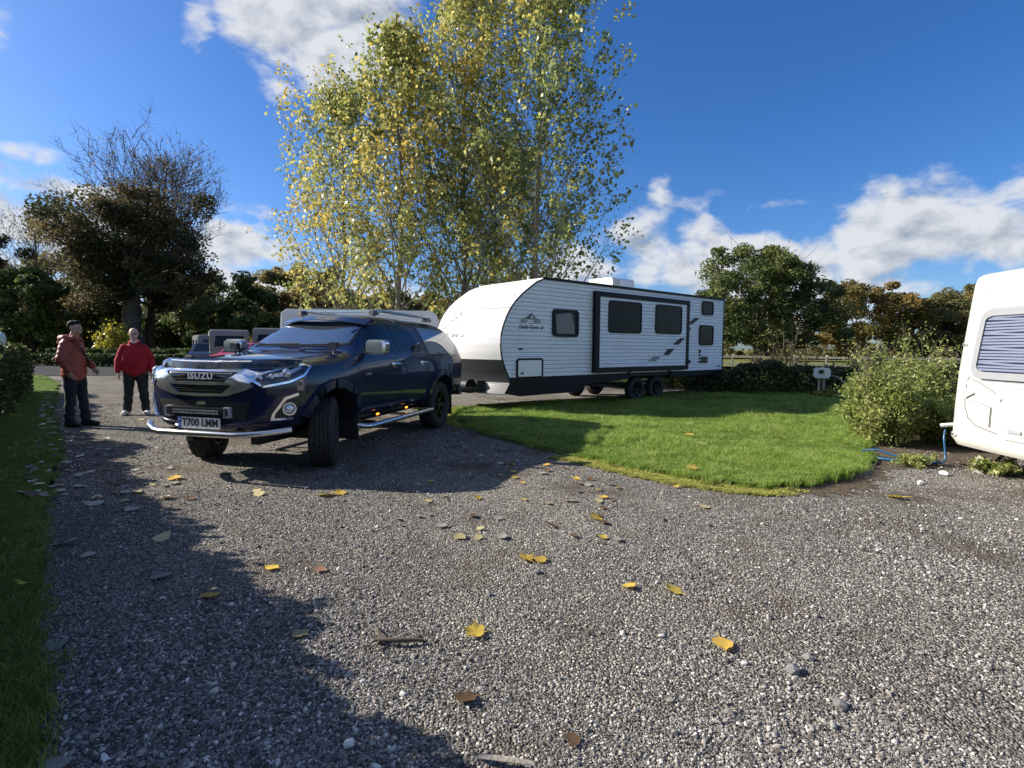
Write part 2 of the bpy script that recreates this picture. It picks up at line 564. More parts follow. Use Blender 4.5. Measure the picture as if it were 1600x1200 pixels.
def ground_mat(name, kind):
    m = bpy.data.materials.new(name)
    m.use_nodes = True
    nt = m.node_tree
    L = nt.links.new
    b = nt.nodes['Principled BSDF']
    tco = nt.nodes.new('ShaderNodeTexCoord')
    P = tco.outputs['Object']

    def noise(s, d=6, r=0.6):
        n = nt.nodes.new('ShaderNodeTexNoise')
        n.inputs['Scale'].default_value = s
        n.inputs['Detail'].default_value = d
        n.inputs['Roughness'].default_value = r
        L(P, n.inputs['Vector'])
        return n.outputs['Fac']

    def ramp(f, stops):
        r = nt.nodes.new('ShaderNodeValToRGB')
        el = r.color_ramp.elements
        el[0].position, el[0].color = stops[0][0], (*stops[0][1], 1)
        el[1].position, el[1].color = stops[-1][0], (*stops[-1][1], 1)
        for p, c in stops[1:-1]:
            e = el.new(p)
            e.color = (*c, 1)
        L(f, r.inputs[0])
        return r.outputs[0]

    def mix(a, b_, f, mode='MIX'):
        n = nt.nodes.new('ShaderNodeMix')
        n.data_type = 'RGBA'
        n.blend_type = mode
        L(a, n.inputs['A'])
        L(b_, n.inputs['B'])
        if isinstance(f, float): n.inputs['Factor'].default_value = f
        else: L(f, n.inputs['Factor'])
        return n.outputs['Result']

    def sstep(f, lo, hi):
        r = nt.nodes.new('ShaderNodeMapRange')
        r.interpolation_type = 'SMOOTHSTEP'
        r.inputs['From Min'].default_value = lo
        r.inputs['From Max'].default_value = hi
        L(f, r.inputs['Value'])
        return r.outputs[0]
    b.inputs['Roughness'].default_value = 0.9
    b.inputs['Specular IOR Level'].default_value = 0.04
    b.inputs['Roughness'].default_value = 1.0
    if kind == 'gravel':
        v = nt.nodes.new('ShaderNodeTexVoronoi')
        v.inputs['Scale'].default_value = 85
        L(P, v.inputs['Vector'])
        sepc = nt.nodes.new('ShaderNodeSeparateColor')
        L(v.outputs['Color'], sepc.inputs[0])
        stone = ramp(sepc.outputs[0], [(0.0, (0.065, 0.061, 0.056)), (0.45, (0.155, 0.147, 0.134)), (0.8, (0.27, 0.255, 0.23)), (0.96, (0.46, 0.44, 0.40)), (1.0, (0.68, 0.655, 0.61))])
        dirt = ramp(noise(40), [(0.3, (0.075, 0.060, 0.046)), (0.7, (0.15, 0.122, 0.095))])
        f = sstep(noise(1.1, 5, 0.62), 0.50, 0.66)
        fm = nt.nodes.new('ShaderNodeMath')
        fm.operation = 'MULTIPLY'
        fm.inputs[1].default_value = 0.75
        L(f, fm.inputs[0])
        c = mix(stone, dirt, fm.outputs[0])
        big = ramp(noise(0.35, 4), [(0.35, (0.78, 0.76, 0.73)), (0.65, (1.15, 1.12, 1.06))])
        c = mix(c, big, 1.0, 'MULTIPLY')
        h = v.outputs['Distance']
        bp = nt.nodes.new('ShaderNodeBump')
        bp.inputs['Strength'].default_value = 0.9
        bp.inputs['Distance'].default_value = 0.02
        bp.invert = True
        L(h, bp.inputs['Height'])
        L(bp.outputs[0], b.inputs['Normal'])
    elif kind == 'grass':
        c = ramp(noise(9, 8, 0.7), [(0.25, (0.045, 0.070, 0.014)), (0.55, (0.085, 0.135, 0.024)), (0.8, (0.13, 0.155, 0.04))])
        bp = nt.nodes.new('ShaderNodeBump')
        bp.inputs['Strength'].default_value = 0.6
        bp.inputs['Distance'].default_value = 0.04
        L(noise(30), bp.inputs['Height'])
        L(bp.outputs[0], b.inputs['Normal'])
    elif kind == 'field':
        c = ramp(noise(0.12, 8, 0.65), [(0.3, (0.075, 0.105, 0.022)), (0.5, (0.15, 0.16, 0.05)), (0.72, (0.20, 0.185, 0.085))])
        c = mix(c, ramp(noise(3.0, 8, 0.7), [(0.3, (0.6, 0.6, 0.6)), (0.7, (1.3, 1.3, 1.3))]), 1.0, 'MULTIPLY')
    elif kind == 'shaded_lane':
        c = ramp(noise(30, 6, 0.7), [(0.3, (0.035, 0.035, 0.038)), (0.7, (0.06, 0.06, 0.06))])  # lane colour darkened to stand for the tree shade over it
    elif kind == 'moss':
        c = ramp(noise(22, 8, 0.75), [(0.36, (0.10, 0.088, 0.065)), (0.50, (0.15, 0.145, 0.055)), (0.75, (0.24, 0.235, 0.06))])
        bp = nt.nodes.new('ShaderNodeBump')
        bp.inputs['Strength'].default_value = 0.9
        bp.inputs['Distance'].default_value = 0.02
        L(noise(70), bp.inputs['Height'])
        L(bp.outputs[0], b.inputs['Normal'])
    elif kind == 'earth':
        c = ramp(noise(14, 8, 0.75), [(0.25, (0.055, 0.043, 0.032)), (0.55, (0.12, 0.094, 0.068)), (0.8, (0.22, 0.18, 0.14))])
        bp = nt.nodes.new('ShaderNodeBump')
        bp.inputs['Strength'].default_value = 1.0
        bp.inputs['Distance'].default_value = 0.03
        L(noise(40), bp.inputs['Height'])
        L(bp.outputs[0], b.inputs['Normal'])
    L(c, b.inputs['Base Color'])
    return m


def ragged(poly, step=0.25, amp=0.06, seed=1):
    rr = random.Random(seed)
    out = []
    n = len(poly)
    for i in range(n):
        a, b = Vector(poly[i]), Vector(poly[(i + 1) % n])
        d = (b - a).length
        k = max(1, min(60, int(d / step)))
        t = (b - a).normalized()
        nn = Vector((-t.y, t.x))
        for j in range(k):
            w = amp * (rr.random() * 2 - 1) * (0 if j == 0 else 1)
            out.append(tuple(a.lerp(b, j / k) + nn * w))
    return out


def sheet(name, poly, z, m, dome=0.0):
    bm = bmesh.new()
    f = bm.faces.new([bm.verts.new((x, y, z)) for x, y in poly])
    if f.normal.z < 0: f.normal_flip()
    if dome:
        r = bmesh.ops.inset_region(bm, faces=[f], thickness=dome * 1.2, use_even_offset=True)
        for v in f.verts: v.co.z += dome
    bmesh.ops.triangulate(bm, faces=bm.faces)
    bmesh.ops.recalc_face_normals(bm, faces=bm.faces)
    if sum(f.normal.z for f in bm.faces) < 0:
        bmesh.ops.reverse_faces(bm, faces=bm.faces)
    me = bpy.data.meshes.new(name)
    bm.to_mesh(me)
    bm.free()
    return tag(link(name, me, m), kind='structure')


def inside(poly, x, y):
    """points in polygon, vectorised"""
    x, y = np.asarray(x), np.asarray(y)
    r = np.zeros(x.shape, bool)
    n = len(poly)
    for i in range(n):
        x0, y0 = poly[i]
        x1, y1 = poly[(i + 1) % n]
        c = ((y0 > y) != (y1 > y)) & (x < (x1 - x0) * (y - y0) / (y1 - y0 + 1e-12) + x0)
        r ^= c
    return r


G_GRAVEL, G_GRASS, G_FIELD = ground_mat('gravel_ground', 'gravel'), ground_mat('grass_ground', 'grass'), ground_mat('field_ground', 'field')
G_SHADE_LANE, G_MOSS, G_EARTH = ground_mat('shade_toned_lane', 'shaded_lane'), ground_mat('moss_ground', 'moss'), ground_mat('earth_ground', 'earth')

DRIVE = [(-1.05, -4), (-1.45, 1.3), (-1.56, 1.67), (-1.72, 1.88), (-2.18, 2.43), (-2.75, 3.12), (-3.2, 3.63), (-4.4, 5.14), (-5.95, 7.05), (-9.46, 11.2), (-15.3, 18.3), (-19.5, 22.6),
         (-13, 24.2), (-8, 21.5), (-3, 20.5), (2, 20.8), (6, 21.5), (8.5, 19.5), (6.6, 17.6), (13, 12), (16, 6), (16, -4)]
ISLAND = [(-1.15, 11.6), (-1.0, 10.0), (-0.45, 8.5), (.43, 7.12), (1.0, 6.50), (1.42, 6.0), (1.95, 5.52), (2.35, 5.20), (2.96, 5.37), (3.67, 5.79), (4.55, 6.80), (5.0, 7.6),
          (6.4, 9.3), (10.5, 12.5), (13, 14.6), (12.5, 16.5), (10, 18.2), (6.6, 17.7), (0.4, 12.35), (-.7, 12.3)]
VERGE = [(-1.35, -4), (-1.45, 1.3), (-1.60, 1.67), (-1.76, 1.88), (-2.22, 2.43), (-2.80, 3.12), (-3.22, 3.63), (-4.42, 5.14), (-5.9, 7.05), (-9.5, 11.2), (-15.3, 18.3), (-19.5, 22.6),
         (-29, 22.0), (-26, 14), (-10, 0), (-6, -4)]
sheet('field_ground', [(-400, -60), (420, -60), (420, 700), (-400, 700)], -0.06, G_FIELD)
sheet('park_grass', [(-70, -6), (14.5, -6), (30, 16), (22, 26), (30, 33), (0, 34), (-20, 45), (-30, 80), (-80, 80)], -0.03, G_GRASS)
sheet('gravel_drive', ragged(DRIVE, 0.3, 0.05, 3), 0.0, G_GRAVEL)
sheet('cross_lane', ragged([(-30.5, 24.0), (-19.6, 22.8), (-13.2, 24.4), (-12.0, 30), (-17, 36.5), (-38, 37)], 1.0, 0.05, 4), 0.004, G_SHADE_LANE)
sheet('lawn_island', ragged(ISLAND, 0.14, 0.06, 5), 0.009, G_GRASS, dome=0.05)
sheet('grass_verge', ragged(VERGE, 0.2, 0.07, 6), 0.009, G_GRASS, dome=0.04)
MOSS = [(.62, 6.75), (1.0, 6.52), (1.42, 6.02), (1.95, 5.54), (2.35, 5.22), (2.7, 5.26), (2.8, 5.10), (2.5, 4.97), (2.22, 5.03), (1.77, 5.27), (1.32, 5.72), (.92, 6.24), (.52, 6.63)]
sheet('moss_strip', ragged(MOSS, 0.05, 0.07, 8), 0.0045, G_MOSS)
sheet('moss_patch', ragged([(-1.9, 12.3), (-1.2, 12.1), (-.9, 11.6), (-1.05, 10.0), (-.6, 8.9), (-1.0, 9.2), (-1.5, 10.4), (-2.1, 11.6)], 0.08, 0.09, 9), 0.0045, G_MOSS)
sheet('earth_bed', ragged([(4.5, 6.75), (4.1, 6.05), (4.55, 6.2), (5.2, 6.25), (5.6, 6.6), (7.6, 7.1), (8.2, 9.6), (6.6, 9.4), (5.0, 7.7)], 0.07, 0.12, 10), 0.004, G_EARTH)
sheet('earth_edge', ragged([(2.5, 5.18), (2.96, 5.33), (3.67, 5.75), (4.2, 6.1), (4.0, 5.75), (3.5, 5.25), (2.9, 4.98)], 0.06, 0.10, 11), 0.005, G_EARTH)


# ------------------------------------------------------------------ scattered stuff (stones, grass)
def scatter(name, pts, rot, scl, idx, sources, m):
    """one object: a point cloud that instances small source meshes"""
    me = bpy.data.meshes.new(name)
    me.from_pydata([tuple(p) for p in pts], [], [])
    n = len(pts)
    for an, ty, arr in (('rot', 'FLOAT_VECTOR', rot), ('scl', 'FLOAT_VECTOR', scl), ('idx', 'INT', idx)):
        a = me.attributes.new(an, ty, 'POINT')
        a.data.foreach_set('vector' if ty == 'FLOAT_VECTOR' else 'value', np.ascontiguousarray(arr).ravel())
    o = link(name, me)
    col = bpy.data.collections.new(name + '_sources')
    for k, sme in enumerate(sources):
        so = bpy.data.objects.new('%s_source_%02d' % (name, k), sme)
        sme.materials.clear()
        sme.materials.append(m)
        col.objects.link(so)
    ng = bpy.data.node_groups.new(name, 'GeometryNodeTree')
    ng.interface.new_socket('Geometry', in_out='INPUT', socket_type='NodeSocketGeometry')
    ng.interface.new_socket('Geometry', in_out='OUTPUT', socket_type='NodeSocketGeometry')
    gi, go = ng.nodes.new('NodeGroupInput'), ng.nodes.new('NodeGroupOutput')
    iop = ng.nodes.new('GeometryNodeInstanceOnPoints')
    ci = ng.nodes.new('GeometryNodeCollectionInfo')
    ci.inputs['Collection'].default_value = col
    ci.inputs['Separate Children'].default_value = True
    ci.inputs['Reset Children'].default_value = True
    iop.inputs['Pick Instance'].default_value = True
    def na(nm, ty):
        q = ng.nodes.new('GeometryNodeInputNamedAttribute')
        q.data_type = ty
        q.inputs['Name'].default_value = nm
        return q.outputs['Attribute']
    e2r = ng.nodes.new('FunctionNodeEulerToRotation')
    L = ng.links.new
    L(na('rot', 'FLOAT_VECTOR'), e2r.inputs[0])
    L(e2r.outputs[0], iop.inputs['Rotation'])
    L(na('scl', 'FLOAT_VECTOR'), iop.inputs['Scale'])
    L(na('idx', 'INT'), iop.inputs['Instance Index'])
    L(ci.outputs[0], iop.inputs['Instance'])
    L(gi.outputs[0], iop.inputs['Points'])
    L(iop.outputs[0], go.inputs[0])
    md = o.modifiers.new('scatter', 'NODES')
    md.node_group = ng
    return tag(o, kind='stuff')


def stone_mesh(k):
    r = random.Random(k)
    bm = bmesh.new()
    bmesh.ops.create_icosphere(bm, subdivisions=1, radius=0.5)
    sx, sy, sz = 1.0, r.uniform(.6, .95), r.uniform(.38, .7)
    for v in bm.verts:
        f = r.uniform(.72, 1.12)
        v.co = Vector((v.co.x * f * sx, v.co.y * f * sy, v.co.z * f * sz))
    me = bpy.data.meshes.new('stone')
    bm.to_mesh(me)
    bm.free()
    return me


def stone_material(name, stops):
    m = bpy.data.materials.new(name)
    m.use_nodes = True
    nt = m.node_tree
    b = nt.nodes['Principled BSDF']
    b.inputs['Roughness'].default_value = 0.75
    b.inputs['Specular IOR Level'].default_value = 0.35
    oi = nt.nodes.new('ShaderNodeObjectInfo')
    r = nt.nodes.new('ShaderNodeValToRGB')
    el = r.color_ramp.elements
    el[0].position, el[0].color = stops[0][0], (*stops[0][1], 1)
    el[1].position, el[1].color = stops[-1][0], (*stops[-1][1], 1)
    for p, c in stops[1:-1]:
        e = el.new(p)
        e.color = (*c, 1)
    nt.links.new(oi.outputs['Random'], r.inputs[0])
    tco = nt.nodes.new('ShaderNodeTexCoord')
    n = nt.nodes.new('ShaderNodeTexNoise')
    n.inputs['Scale'].default_value = 3.5
    n.inputs['Detail'].default_value = 4
    nt.links.new(tco.outputs['Object'], n.inputs['Vector'])
    mr_ = nt.nodes.new('ShaderNodeMapRange')
    mr_.inputs['To Min'].default_value = 0.65
    mr_.inputs['To Max'].default_value = 1.3
    nt.links.new(n.outputs['Fac'], mr_.inputs['Value'])
    mx_ = nt.nodes.new('ShaderNodeMix')
    mx_.data_type = 'RGBA'
    mx_.blend_type = 'MULTIPLY'
    mx_.inputs['Factor'].default_value = 1.0
    nt.links.new(r.outputs[0], mx_.inputs['A'])
    nt.links.new(mr_.outputs[0], mx_.inputs['B'])
    nt.links.new(mx_.outputs['Result'], b.inputs['Base Color'])
    return m


GREYS = [(0.0, (0.050, 0.047, 0.043)), (0.28, (0.115, 0.108, 0.098)), (0.55, (0.225, 0.212, 0.192)), (0.75, (0.35, 0.33, 0.297)), (0.82, (0.20, 0.160, 0.132)), (0.91, (0.47, 0.445, 0.40)), (0.985, (0.62, 0.59, 0.54)), (1.0, (0.80, 0.77, 0.72))]
M['stone'] = stone_material('gravel_stone', GREYS)


def ground_points(n, ymin, ymax, power, margin=1.15):
    """random points over the part of the ground in view and some way to its sides, denser nearer"""
    u = rng.random(n)
    if power == 0:
        y = ymin + (ymax - ymin) * u
    else:
        a, b = ymin ** -power, ymax ** -power
        y = (a + (b - a) * u) ** (-1 / power)
    x = (rng.random(n) * 2 - 1) * (margin * y + 0.8)
    return x, y


def blotch(x, y, scale, seed, octaves=3):
    """smooth noise, about -1..1"""
    rr = random.Random(seed)
    v = np.zeros_like(x)
    amp, tot = 1.0, 0
    for o in range(octaves):
        for _ in range(5):
            a = rr.random() * 6.283
            f = scale * (2 ** o) * rr.uniform(.7, 1.4)
            v += amp * np.sin(f * (x * math.cos(a) + y * math.sin(a)) + rr.random() * 6.283)
        tot += amp * 1.6
        amp *= .6
    return v / tot


def track(x, y):
    """1 on the wheel tracks that the pickup left on its way in, else 0"""
    t = np.zeros_like(x)
    for x0, x1, x2 in ((-2.05, -1.15, .15), (-.45, .45, 1.75), (1.5, 2.3, 3.4)):
        u = np.clip((6.6 - y) / 5.2, -.2, 1.2)
        c = x0 + (x1 - x0) * 2 * u * (1 - u) + (x2 - x0) * u * u
        t = np.maximum(t, np.exp(-((x - c) / .17) ** 2))
    return t


def stones():
    x, y = ground_points(640000, 1.05, 12.5, 0.62)
    ok = inside(DRIVE, x, y) & ~inside(ISLAND, x, y)
    bare = np.clip(1.15 * (blotch(x, y, 1.5, 3) + .55 * blotch(x, y, 7.0, 5) - .10) + .50 * track(x, y) * (1 + .8 * blotch(x, y, 3, 9)), 0, .86)
    ok &= rng.random(len(x)) > bare
    moss = inside(MOSS, x, y)
    ok &= ~(moss & (rng.random(len(x)) < 0.2))
    x, y, bare = x[ok], y[ok], bare[ok]
    n = len(x)
    s = np.exp(rng.normal(math.log(0.0088), 0.42, n))
    s *= 1 + 0.25 * blotch(x, y, 1.1, 21) - .25 * bare
    s *= 1 + 0.30 * np.clip((-x - 0.2 * y + .3), 0, 1) * (y < 3)
    s = np.where(rng.random(n) < .010, s * rng.uniform(1.6, 2.6, n), s)
    s = np.clip(s, 0.005, 0.040)
    s *= 1 + np.clip((y - 6) / 14, 0, .4)
    z = s * rng.uniform(-.08, .22, n)
    rot = np.stack([rng.normal(0, .5, n), rng.normal(0, .5, n), rng.random(n) * 6.283], 1)
    scl = np.stack([s * rng.uniform(.9, 1.4, n), s, s], 1)
    scatter('gravel_stones', np.stack([x, y, z], 1), rot, scl, rng.integers(0, 10, n), [stone_mesh(k) for k in range(10)], M['stone'])


stones()


def tuft_mesh(k, blades, h, spread, w):
    r = random.Random(100 + k)
    mb = MB()
    for _ in range(blades):
        a, d = r.random() * 6.283, spread * math.sqrt(r.random())
        bx, by = d * math.cos(a), d * math.sin(a)
        hh = h * r.uniform(.5, 1.15)
        la, ln = r.random() * 6.283, hh * r.uniform(.1, .75)
        fa = r.random() * 6.283
        wx, wy = w * math.cos(fa), w * math.sin(fa)
        mxp = (bx + ln * .35 * math.cos(la), by + ln * .35 * math.sin(la), hh * .6)
        tip = (bx + ln * math.cos(la), by + ln * math.sin(la), hh * (1 - .15 * ln / hh))
        mb.add([(bx - wx, by - wy, -.01), (bx + wx, by + wy, -.01), (mxp[0] + wx * .8, mxp[1] + wy * .8, mxp[2]), (mxp[0] - wx * .8, mxp[1] - wy * .8, mxp[2]), tip],
               [(0, 1, 2, 3), (3, 2, 4)])
    return mb.mesh('tuft')


M['blade'] = leaf_mat('grass_blade', 0.5, 0.45, base=[(0.10, 0.18, 0.022), (0.18, 0.31, 0.040), (0.25, 0.39, 0.058), (0.33, 0.44, 0.09), (0.50, 0.50, 0.20)])
M['blade_dark'] = leaf_mat('verge_grass_blade', 0.55, 0.4, base=[(0.085, 0.14, 0.022), (0.16, 0.24, 0.038), (0.23, 0.32, 0.055), (0.34, 0.36, 0.11)])


def grass(name, poly, n, ymin, ymax, power, h, m, margin=1.15, xr=None, zz=0.05, blades=11, w=.0022):
    x, y = ground_points(n, ymin, ymax, power, margin)
    if xr: x = rng.uniform(xr[0], xr[1], n)
    ok = inside(poly, x + rng.normal(0, .045, len(x)), y + rng.normal(0, .045, len(x)))
    ok &= rng.random(len(x)) > np.clip(.9 * (blotch(x, y, 2.2, 31) - .35), 0, .6)
    x, y = x[ok], y[ok]
    k = len(x)
    hs_ = (1 + .35 * blotch(x, y, 1.6, 33) + .25 * blotch(x, y, 6, 34)) * h * (0.8 + 0.35 * np.sin(x * 2.1 + y) * np.sin(y * 1.7 - x * .8)) * rng.uniform(.7, 1.25, k)
    rot = np.stack([rng.normal(0, .12, k), rng.normal(0, .12, k), rng.random(k) * 6.283], 1)
    wid = 1 + np.clip((y - 5) / 7, 0, 2.2)
    scl = np.stack([wid, wid, hs_ / 0.1], 1)
    scatter(name, np.stack([x, y, np.full(k, zz)], 1), rot, scl, rng.integers(0, 6, k), [tuft_mesh(j, blades, 0.1, .035, w) for j in range(6)], m)


grass('lawn_grass', ISLAND, 250000, 4.9, 19, 0.35, 0.095, M['blade'], zz=0.03)
M['blade_dry'] = leaf_mat('dry_grass_blade', .6, .35, base=[(0.20, 0.24, 0.05), (0.34, 0.33, 0.10), (0.46, 0.40, 0.18)])
grass('dry_grass', ISLAND, 26000, 4.9, 19, 0.35, 0.07, M['blade_dry'], zz=0.03, blades=5)
grass('verge_grass', VERGE, 170000, 1.2, 24, 0.7, 0.055, M['blade_dark'], zz=0.025, margin=1.35)

M['moss_tip'] = leaf_mat('moss_tip', .8, .25, base=[(0.26, 0.27, 0.06), (0.40, 0.40, 0.09), (0.52, 0.50, 0.13)])


def moss():
    x = np.concatenate([rng.uniform(.2, 3.3, 52000), rng.uniform(-2.3, -.4, 16000)])
    y = np.concatenate([rng.uniform(4.7, 6.9, 52000), rng.uniform(8.5, 12.4, 16000)])
    patch2 = [(-1.9, 12.3), (-1.2, 12.1), (-.9, 11.6), (-1.05, 10.0), (-.6, 8.9), (-1.0, 9.2), (-1.5, 10.4), (-2.1, 11.6)]
    x = x + rng.normal(0, .05, len(x)); y = y + rng.normal(0, .05, len(y))
    ok = inside(MOSS, x - rng.normal(0, .05, len(x)), y) | inside(patch2, x, y)
    blotch = np.sin(x * 9 + np.sin(y * 7)) + np.sin(y * 11 - x * 5) + np.sin(x * 23 + y * 17)
    ok &= blotch + rng.normal(0, .8, len(x)) > -.5
    x, y = x[ok], y[ok]
    k = len(x)
    rot = np.stack([np.zeros(k), np.zeros(k), rng.random(k) * 6.283], 1)
    s_ = rng.uniform(.5, 1.2, k)
    scatter('moss_tufts', np.stack([x, y, np.full(k, .006)], 1), rot, np.stack([s_, s_, s_ * .22], 1), rng.integers(0, 3, k), [tuft_mesh(40 + j, 12, .1, .022, .004) for j in range(3)], M['moss_tip'])


moss()

# ------------------------------------------------------------------ trees
def leaves_mesh(name, cen, size, cols, aspect=1.0, flatness=0.0, rg=rng, droop=0.0):
    """one kinked quad per leaf; cen Nx3, size N, cols Nx3"""
    n = len(cen)
    nrm = rg.normal(0, 1, (n, 3))
    nrm[:, 2] = np.abs(nrm[:, 2]) + flatness
    nrm /= np.linalg.norm(nrm, axis=1, keepdims=True)
    t = rg.normal(0, 1, (n, 3))
    t[:, 2] -= droop
    t -= nrm * (t * nrm).sum(1, keepdims=True)
    t /= np.linalg.norm(t, axis=1, keepdims=True) + 1e-9
    b = np.cross(nrm, t)
    s = size[:, None]
    L, W = s * 0.5 * aspect, s * 0.42
    k = nrm * s * 0.12
    v = np.stack([cen - t * L, cen + b * W - t * L * .15 + k, cen + t * L, cen - b * W - t * L * .15 + k], 1).reshape(-1, 3)
    me = bpy.data.meshes.new(name)
    me.vertices.add(4 * n)
    me.vertices.foreach_set('co', v.astype(np.float32).ravel())
    me.loops.add(4 * n)
    me.polygons.add(n)
    me.polygons.foreach_set('loop_start', np.arange(0, 4 * n, 4, dtype=np.int32))
    me.loops.foreach_set('vertex_index', np.arange(4 * n, dtype=np.int32))
    me.update(calc_edges=True)
    a = me.attributes.new('tint', 'FLOAT_COLOR', 'POINT')
    c4 = np.ones((4 * n, 4), np.float32)
    c4[:, :3] = np.repeat(np.clip(cols, 0, 1), 4, axis=0)
    a.data.foreach_set('color', c4.ravel())
    return me


def pick(pal, n, rg=rng, blend=0.5, bias=None):
    """random colours from a palette, neighbours in the palette blended; bias 0..1 pushes along it"""
    pal = np.array(pal)
    u = rg.random(n) if bias is None else np.clip(bias + rg.normal(0, .16, n), 0, 0.999)
    f = u * (len(pal) - 1)
    i = f.astype(int)
    w = (f - i)[:, None]
    c = pal[i] * (1 - w) + pal[np.minimum(i + 1, len(pal) - 1)] * w
    return c * rg.uniform(.75, 1.25, (n, 1))


def bend(p0, p1, n, amp, rr, sag=0.0):
    p0, p1 = Vector(p0), Vector(p1)
    L = (p1 - p0).length
    out = [p0]
    o = Vector((0, 0, 0))
    for i in range(1, n + 1):
        t = i / n
        o += Vector((rr.gauss(0, 1), rr.gauss(0, 1), rr.gauss(0, .6))) * amp * L / n
        q = p0.lerp(p1, t) + o * math.sin(math.pi * t) + Vector((0, 0, sag * L * math.sin(math.pi * t)))
        out.append(q)
    return out


def clump_tree(name, label, loc, H, base, rad, nclump, per, leaf, pal, seed, trunk_r=0.3, group=None, clump=0.17, cat='tree', lean=(0, 0), bare=0.0,
               low=-0.75, matl='leaf_dull', shell=(.45, 1.0), flat=.3, crown_name='crown', aspect=1.0, outline=None, limbs=26, trunk_mat='bark'):
    """broad tree: leaf clumps through an uneven ellipsoid, limbs running out to them"""
    rr = random.Random(seed)
    rg = np.random.default_rng(seed)
    root = thing(name, loc, 0, label, cat, group)
    cz = base + (H - base) * 0.48
    rz = (H - base) * 0.55
    ph = [rr.uniform(0, 6.28) for _ in range(6)]
    cl = []
    while len(cl) < nclump:
        th = rr.random() * 6.283
        s = rr.uniform(low, 1.0)
        c = math.sqrt(max(0, 1 - s * s))
        lump = 1 + .16 * math.sin(3 * th + ph[0]) * c + .13 * math.sin(2 * th + 4 * s + ph[1]) + .10 * math.sin(5 * th - 5 * s + ph[2])
        q = rr.uniform(*shell) ** 0.6 * lump
        p = Vector((rad[0] * c * math.cos(th) * q + lean[0] * s, rad[1] * c * math.sin(th) * q + lean[1] * s, cz + rz * s * q))
        if p.z > H: p.z = H - rr.random() * .1 * H
        if p.z < base * .6: continue
        cl.append(p)
    fork = Vector((lean[0] * .2, lean[1] * .2, base + (cz - base) * .35))
    mb = MB()
    tp = bend((0, 0, -.1), fork, 5, .015, rr)
    mb.tube(tp, [trunk_r * (1.35 if i == 0 else 1.1 if i == 1 else 1 - .06 * i) for i in range(6)], 9)
    for p in rr.sample(cl, min(limbs, len(cl))):
        a = tp[-1].lerp(tp[-2], rr.random())
        path = bend(a, p, 6, .12, rr, .06)
        r0 = trunk_r * rr.uniform(.10, .26)
        mb.tube(path, [r0 * (1 - .13 * i) for i in range(7)], 5, False)
        for _ in range(3):
            q = path[rr.randint(3, 6)]
            e = p + Vector((rr.gauss(0, 1), rr.gauss(0, 1), rr.gauss(.3, .8))) * rad[0] * .22
            mb.tube(bend(q, e, 3, .12, rr), [r0 * .35, r0 * .25, r0 * .15, r0 * .06], 3, False)
    mb.build('trunk', M[trunk_mat], root)
    C = np.array([tuple(p) for p in cl])
    cs = clump * (rad[0] + rz) * 0.5 * rg.uniform(.6, 1.35, nclump)
    idx = rg.integers(0, nclump, nclump * per)
    # ragged sprays: each clump is a few flattened lobes
    off = rg.normal(0, 1, (len(idx), 3))
    off /= np.maximum(1e-6, np.linalg.norm(off, axis=1, keepdims=True)) / (rg.random((len(idx), 1)) ** .45)
    off *= cs[idx][:, None] * np.array([1.25, 1.25, .8])
    cen = C[idx] + off
    bias = rg.random(nclump)
    cols = pick(pal, len(idx), rg, bias=bias[idx])
    sz = leaf * rg.uniform(.6, 1.3, len(idx))
    me = leaves_mesh('crown', cen, sz, cols, aspect, flat, rg)
    link(crown_name, me, M[matl], root)
    return root


